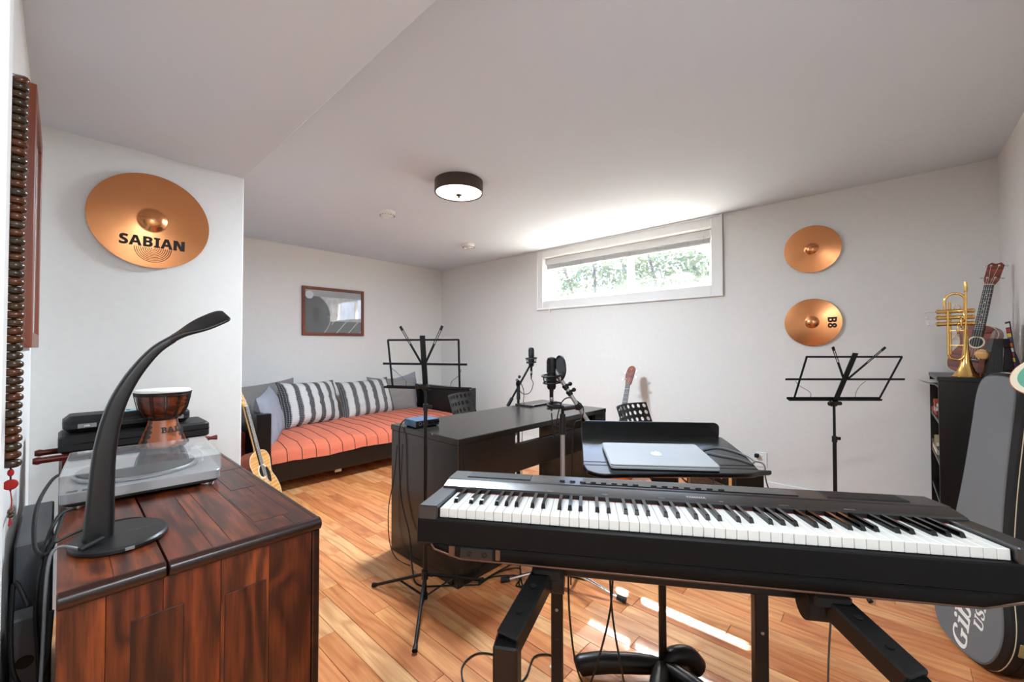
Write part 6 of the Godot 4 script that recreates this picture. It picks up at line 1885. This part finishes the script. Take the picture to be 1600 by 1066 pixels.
func metronome(at: Vector3) -> void:
	var m := thing("metronome", "black pyramid metronome with a clear top on the bookcase", "metronome", at, -78.0)
	m.scale = Vector3.ONE * 1.16
	M.metronome = mat(Color(0.13, 0.135, 0.13), 0.22)
	var ringf := func(y: float, w: float, d: float) -> Array: return [Vector3(-w, y, -d), Vector3(-w, y, d), Vector3(w, y, d), Vector3(w, y, -d)]
	obj("base", bb(mb(), Vector3(-0.062, 0, -0.052), Vector3(0.062, 0.022, 0.052), 0.004), M.black_plastic, m)
	obj("body", faceted(ringf.call(0.022, 0.058, 0.046), ringf.call(0.175, 0.024, 0.024)), M.metronome, m)
	var fr := Transform3D(Basis(Vector3.RIGHT, -0.143), Vector3(0, 0.022, 0.0462))
	var win := obj("window_recess", extr(mb(), PackedVector2Array([Vector2(-0.004, 0.015), Vector2(0.036, 0.015), Vector2(0.020, 0.112), Vector2(0.004, 0.112)]), 0.0, 0.0008, fr), M.ink, m)
	var rim := mb()
	var q := [Vector2(-0.006, 0.013), Vector2(0.039, 0.013), Vector2(0.021, 0.115), Vector2(0.003, 0.115)]
	for k in 4:
		var a: Vector2 = q[k]
		var b: Vector2 = q[(k + 1) % 4]
		tube(rim, [fr * Vector3(a.x, a.y, 0.001), fr * Vector3(b.x, b.y, 0.001)], 0.002, 6)
	obj("window_rim", rim, M.black_gloss, win)
	var sl := mb()
	for k in 4:
		bar(sl, fr * Vector3(-0.036 + k * 0.007, 0.02, 0.0), fr * Vector3(-0.028 + k * 0.006, 0.075, 0.0), 0.0025, 0.0012)
	obj("sound_slots", sl, M.ink, m)
	var cap := obj("clear_cover", faceted(ringf.call(0.176, 0.024, 0.024), ringf.call(0.215, 0.012, 0.012)), M.acrylic, m)
	cap.name = "clear_cover"
	obj("winding_key", box(Vector3(0.063, 0.06, 0), Vector3(0.02, 0.014, 0.005), 0.002), M.steel, m)

func faceted(a: Array, b: Array) -> SurfaceTool:
	var st := mb()
	flat(st)
	var c := Vector3.ZERO
	for k in 4:
		c += (a[k] + b[k]) / 8.0
	for k in 4:
		var k2 := (k + 1) % 4
		quad(st, a[k], a[k2], b[k2], b[k], (a[k] + b[k2]) * 0.5 - c)
	quad(st, a[0], a[1], a[2], a[3], a[0] - c + a[2] - c)
	quad(st, b[0], b[1], b[2], b[3], b[0] - c + b[2] - c)
	return st

# ---------------------------------------------------------------- guitar case and what stands by it
func build_cases() -> void:
	var c := thing("guitar_case", "tall grey topped black guitar case with white lettering standing beside the piano", "guitar case")
	c.transform = stance(Vector3(2.36, 0.0, 0.19), 205.0, -7.0, 0.0)
	var half := [Vector2(0.06, 0.0), Vector2(0.135, 0.03), Vector2(0.178, 0.11), Vector2(0.182, 0.2), Vector2(0.155, 0.31), Vector2(0.135, 0.40), Vector2(0.125, 0.50), Vector2(0.112, 0.66), Vector2(0.105, 0.86), Vector2(0.103, 0.99), Vector2(0.085, 1.055), Vector2(0.045, 1.083)]
	var pts := []
	pts.append_array(half)
	for i in range(half.size() - 1, -1, -1):
		pts.append(Vector2(-half[i].x, half[i].y))
	var ol := curve2(pts, 4)
	M.case_face = tri_map(mat(Color(0.50, 0.505, 0.505), 0.7), Vector3.ONE * 12.0)
	M.case_face.albedo_texture = mottled(301, 0.15, Color(0.66, 0.66, 0.67), Color.WHITE)
	M.case_side = mat(Color(0.06, 0.058, 0.055), 0.5)
	obj("shell", extr(mb(), ol, -0.115, -0.004, Transform3D(), 0.012, 0.7), M.case_side, c)
	obj("lid_panel", extr(mb(), shrink(ol, 0.012), -0.006, 0.0, Transform3D(), 0.005, 0.7), M.case_face, c)
	obj("stitching", edge_line(shrink(ol, -0.0006), -0.028, 0.0016), M.cream, c)
	obj("seam", edge_line(shrink(ol, -0.0004), -0.062, 0.0022), M.ink, c)
	for y in [0.12, 0.42, 0.78]:
		var x: float = {0.12: 0.181, 0.42: 0.1325, 0.78: 0.108}[y]
		obj("latch", bb(mb(), Vector3(x - 0.002, y, -0.085), Vector3(x + 0.005, y + 0.045, -0.04), 0.002), M.latch_gold, c)
	obj("handle", tube(mb(), curve([Vector3(0.15, 0.25, -0.085), Vector3(0.19, 0.26, -0.085), Vector3(0.19, 0.34, -0.085), Vector3(0.14, 0.35, -0.085)], 5), 0.008, 8), M.black_rubber, c)
	obj("handle_ring", ring(mb(), Vector3(0.165, 0.25, -0.085), 0.012, 0.003, Basis(Vector3.RIGHT, PI / 2), 16, 6), M.chrome, c)
	var g := obj("lettering", letters("Gibson", 0.072, 0.0012, "Droid Serif", true, true), M.paper, c)
	g.transform = Transform3D(Basis(Vector3.BACK, PI / 2) * Basis(Vector3(1, 0, 0), Vector3(0.22, 1, 0), Vector3(0, 0, 1)), Vector3(0.0, 0.19, 0.0008))
	var u := obj("lettering", letters("USA", 0.042, 0.0012, "Droid Serif", true, true), M.paper, c)
	u.transform = Transform3D(Basis(Vector3.BACK, PI / 2) * Basis(Vector3(1, 0, 0), Vector3(0.22, 1, 0), Vector3(0, 0, 1)), Vector3(0.075, 0.19, 0.0008))
	# painted hand drum on a pole, at the edge of the picture
	var d := thing("hand_drum", "cream hand drum painted with green and orange rings at the right edge", "drum", Vector3(2.10, 1.10, 0.362))
	d.transform = Transform3D(Basis(Vector3.UP, deg_to_rad(-100.0)) * Basis(Vector3.BACK, 0.5) * Basis(Vector3.RIGHT, deg_to_rad(80.0)) * Basis.from_scale(Vector3.ONE * 0.84), Vector3(2.10, 1.085, 0.375))
	obj("shell", lathe(mb(), [Vector2(0.066, -0.05), Vector2(0.078, -0.046), Vector2(0.082, -0.02), Vector2(0.082, 0.0), Vector2(0.078, 0.006)], 44, Transform3D(Basis.from_scale(Vector3(1.25, 1, 0.9)), Vector3.ZERO), 0.9), mat(Color(0.80, 0.38, 0.16), 0.35), d)
	var ringc := [Color(0.90, 0.86, 0.76), Color(0.36, 0.66, 0.56), Color(0.90, 0.86, 0.76), Color(0.88, 0.52, 0.26), Color(0.90, 0.86, 0.76)]
	var rr := [0.0795, 0.064, 0.047, 0.030, 0.016, 0.0]
	for k in 5:
		obj("painted_ring", lathe(mb(), [Vector2(rr[k], 0.006), Vector2(rr[k + 1], 0.0062)], 44, Transform3D(Basis.from_scale(Vector3(1.25, 1, 0.9)), Vector3.ZERO)), mat(ringc[k], 0.35), d)
	var ds := thing("drum_stand", "black tripod pole at the right edge under the painted drum", "stand", Vector3(2.115, 0, 0.395))
	obj("pole", cyl(mb(), Vector3(0, 0.06, 0), Vector3(0, 1.045, 0), 0.011), M.black_metal, ds)
	obj("cradle", box(Vector3(-0.005, 1.045, -0.01), Vector3(0.05, 0.012, 0.05), 0.004), M.black_rubber, ds)
	for k in 3:
		var a := TAU * k / 3 + 0.3
		obj("leg", tube(mb(), [Vector3(0, 0.16, 0), Vector3(cos(a) * 0.1, 0.012, sin(a) * 0.1)], 0.009, 8), M.black_metal, ds)
	# orange guitar half hidden behind the case
	guitar("archtop_guitar", "orange brown guitar half hidden behind the guitar case at the right edge", "guitar", stance(Vector3(2.87, 0.006, 0.345), 194.0, -5.0, 0.0),
		{"len": 0.48, "lo": 0.19, "wa": 0.125, "up": 0.145, "depth": 0.06, "hole": 0.046, "neck": 0.36, "nw": 0.022, "head_w": 0.034, "head_l": 0.16, "frets": 18, "strings": 6, "top": M.amber_wood, "back": M.amber_wood, "wood": M.brown_wood, "guard": M.ink, "binding": M.cream, "string_mat": M.steel})

func shrink(p: PackedVector2Array, by: float) -> PackedVector2Array:
	var c := Geometry2D.is_polygon_clockwise(p)
	var out := PackedVector2Array()
	var n := p.size()
	for i in n:
		var t := (p[(i + 1) % n] - p[(i + n - 1) % n]).normalized()
		var nn := Vector2(-t.y, t.x)
		if c:
			nn = -nn
		out.append(p[i] + nn * by)
	return out

# ---------------------------------------------------------------- cables and small things on the floor
func cable(label: String, pts: Array, r: float, m: Material, called := "cable") -> MeshInstance3D:
	var o := obj(called, tube(mb(), curve(pts, 6), r, 7), m)
	tag(o, label, "cable")
	return o

func build_cables() -> void:
	var k: Material = M.black_rubber
	# from the audio interface over the desk edge down to the floor
	cable("black cable hanging from the audio interface over the end of the desk", [Vector3(1.40, 0.755, -2.06), Vector3(1.35, 0.765, -2.05), Vector3(1.30, 0.735, -2.04), Vector3(1.286, 0.65, -2.03), Vector3(1.286, 0.35, -2.01), Vector3(1.283, 0.16, -1.92), Vector3(1.22, 0.05, -1.80), Vector3(1.20, 0.006, -1.72), Vector3(1.28, 0.006, -1.62), Vector3(1.40, 0.006, -1.50)], 0.0038, k)
	cable("thin black cable looping beside the left end of the desk", [Vector3(1.292, 0.62, -2.06), Vector3(1.288, 0.45, -2.08), Vector3(1.275, 0.25, -2.12), Vector3(1.27, 0.08, -2.1), Vector3(1.27, 0.005, -2.03), Vector3(1.275, 0.005, -1.9)], 0.0025, k)
	# under the piano
	cable("black cable hanging straight from the left middle of the piano", [Vector3(1.02, 0.635, -0.70), Vector3(1.03, 0.4, -0.71), Vector3(1.10, 0.15, -0.72), Vector3(1.23, 0.01, -0.71), Vector3(1.36, 0.005, -0.66)], 0.003, k)
	cable("black cable crossing another below the middle of the piano", [Vector3(1.06, 0.635, -0.58), Vector3(1.08, 0.42, -0.60), Vector3(1.09, 0.2, -0.66), Vector3(1.05, 0.05, -0.70), Vector3(0.96, 0.005, -0.66)], 0.003, k)
	cable("black cable hanging down towards the bronze table foot", [Vector3(1.07, 0.635, -0.60), Vector3(1.09, 0.40, -0.60), Vector3(1.16, 0.16, -0.60), Vector3(1.24, 0.02, -0.62), Vector3(1.33, 0.005, -0.5)], 0.003, k)
	cable("thin grey cable hanging from the right half of the piano", [Vector3(1.30, 0.635, -0.10), Vector3(1.34, 0.4, -0.12), Vector3(1.46, 0.15, -0.13), Vector3(1.62, 0.01, -0.10), Vector3(1.7, 0.004, -0.02)], 0.0025, M.grey_plastic)
	cable("black cable loop with a white plug lying by the front piano leg", [Vector3(0.93, 0.004, -1.05), Vector3(1.0, 0.004, -1.16), Vector3(1.09, 0.004, -1.17), Vector3(1.13, 0.004, -1.08), Vector3(1.05, 0.004, -0.98), Vector3(1.12, 0.004, -0.96), Vector3(1.22, 0.004, -1.0), Vector3(1.27, 0.004, -0.96), Vector3(1.24, 0.006, -0.93)], 0.003, k)
	var us := thing("usb_plug", "small white cable plug lying on the floor under the piano", "plug", Vector3(1.225, 0.0, -0.915), 30.0)
	obj("shell", bb(mb(), Vector3(-0.006, 0.001, -0.012), Vector3(0.006, 0.009, 0.012), 0.002), M.white_plastic, us)
	obj("contact", bb(mb(), Vector3(-0.005, 0.003, 0.012), Vector3(0.005, 0.007, 0.026), 0.0005), M.steel, us)
	for i in 3:
		var z := i * 0.05
		cable(["tangled black cable at the desk corner, widest loop", "tangled black cable at the desk corner, middle loop", "tangled black cable at the desk corner, nearest the chrome foot"][i],
			[Vector3(1.40, 0.004 + i * 0.006, -1.50), Vector3(1.50 + z, 0.004 + i * 0.006, -1.50), Vector3(1.60 + z, 0.004, -1.40 - z), Vector3(1.52, 0.004 + i * 0.006, -1.36 + z * 0.5), Vector3(1.58, 0.004, -1.32 + z), Vector3(1.70, 0.004, -1.36), Vector3(1.80, 0.004, -1.22 + z)], 0.0034, k)
	# microphone cables
	cable("black cable looping from the nearer microphone round its boom", [Vector3(1.636, 0.85, -1.229), Vector3(1.648, 0.79, -1.232), Vector3(1.655, 0.72, -1.228), Vector3(1.652, 0.80, -1.212), Vector3(1.665, 0.90, -1.19), Vector3(1.70, 0.925, -1.16), Vector3(1.74, 0.88, -1.115), Vector3(1.725, 0.82, -1.115), Vector3(1.70, 0.79, -1.14), Vector3(1.705, 0.6, -1.155), Vector3(1.703, 0.3, -1.16), Vector3(1.70, 0.01, -1.16)], 0.0032, k)
	cable("black cable hanging from the farther microphone to its stand", [Vector3(2.668, 0.91, -2.215), Vector3(2.675, 0.87, -2.2), Vector3(2.65, 0.80, -2.215), Vector3(2.61, 0.79, -2.26), Vector3(2.575, 0.86, -2.30), Vector3(2.59, 0.90, -2.285), Vector3(2.635, 0.80, -2.27), Vector3(2.63, 0.6, -2.28), Vector3(2.63, 0.01, -2.29)], 0.0032, k)
	# laptop charger on the table, and from the table down to the floor
	var tb := Basis(Vector3.UP, deg_to_rad(-53.1)) * Basis(Vector3.RIGHT, deg_to_rad(4.0))
	var o := Vector3(1.5, 0.762, -0.63)
	var pts := []
	for p in [[0.168, -0.06], [0.20, -0.095], [0.26, -0.115], [0.31, -0.05], [0.318, 0.03], [0.30, 0.055], [0.27, 0.01], [0.21, -0.03], [0.19, -0.05]]:
		pts.append(o + tb * Vector3(p[0], 0.0095, p[1]))
	cable("grey charger cable coiled on the table beside the laptop", pts, 0.0026, M.grey_plastic)
	cable("thin grey cable hanging from the right end of the laptop table", [o + tb * Vector3(0.318, 0.0105, 0.04), o + tb * Vector3(0.340, 0.004, 0.06), o + tb * Vector3(0.352, -0.06, 0.055), Vector3(1.98, 0.45, -0.33), Vector3(2.3, 0.12, -0.36), Vector3(2.55, 0.004, -0.4)], 0.0026, M.grey_plastic)
	cable("grey cable loop hanging below the front of the laptop table", [o + tb * Vector3(0.06, -0.03, 0.0), o + tb * Vector3(0.07, -0.055, 0.06), o + tb * Vector3(0.11, -0.07, 0.11), o + tb * Vector3(0.16, -0.055, 0.09), o + tb * Vector3(0.17, -0.03, 0.02)], 0.003, M.grey_plastic)
	# cables between the chest and the left wall
	var L := [
		["thick black cable arching from the record player into the wall gap", [Vector3(0.02, 0.77, -1.95), Vector3(-0.01, 0.80, -1.75), Vector3(-0.034, 0.79, -1.5), Vector3(-0.033, 0.72, -1.42), Vector3(-0.012, 0.71, -1.40), Vector3(0.0, 0.74, -1.45), Vector3(0.01, 0.75, -1.55)], 0.004],
		["black cable dropping along the chest end into the wall gap", [Vector3(0.03, 0.745, -1.60), Vector3(0.0, 0.752, -1.52), Vector3(-0.022, 0.70, -1.42), Vector3(-0.03, 0.60, -1.38), Vector3(-0.022, 0.45, -1.33), Vector3(-0.03, 0.25, -1.30), Vector3(-0.02, 0.02, -1.30)], 0.004],
		["black cable looping low beside the grey power strip", [Vector3(-0.04, 0.62, -1.36), Vector3(-0.062, 0.66, -1.40), Vector3(-0.06, 0.50, -1.36), Vector3(-0.03, 0.46, -1.32), Vector3(-0.012, 0.52, -1.30), Vector3(-0.006, 0.62, -1.30)], 0.004],
		["grey cable running from the desk lamp base over the chest edge", [Vector3(0.028, 0.752, -1.255), Vector3(0.0, 0.765, -1.25), Vector3(-0.012, 0.73, -1.24), Vector3(-0.016, 0.6, -1.22), Vector3(-0.02, 0.4, -1.2), Vector3(-0.02, 0.1, -1.2)], 0.003],
		["black cable lying on the chest behind the desk lamp", [Vector3(-0.004, 0.735, -1.38), Vector3(0.03, 0.735, -1.42), Vector3(0.08, 0.735, -1.44), Vector3(0.13, 0.735, -1.43), Vector3(0.148, 0.735, -1.40), Vector3(0.153, 0.715, -1.38)], 0.003]]
	for c in L:
		cable(c[0], c[1], c[2], M.grey_plastic if c[0].begins_with("grey") else k)
	var pen := thing("pen", "blue plastic pen lying on the floor beside the bronze table foot", "pen", Vector3(1.537, 0.007, -0.53), 52.0)
	M.blue_plastic = mat(Color(0.10, 0.16, 0.62), 0.3)
	obj("barrel", tube(mb(), [Vector3(-0.06, 0, 0), Vector3(0.06, 0, 0)], 0.0065, 10), M.blue_plastic, pen)
	obj("tip", tube(mb(), [Vector3(0.06, 0, 0), Vector3(0.075, -0.003, 0)], 0.005, 10, [0.005, 0.0015]), M.steel, pen)
	obj("cap", tube(mb(), [Vector3(-0.075, 0, 0), Vector3(-0.055, 0, 0)], 0.007, 10), M.blue_plastic, pen)
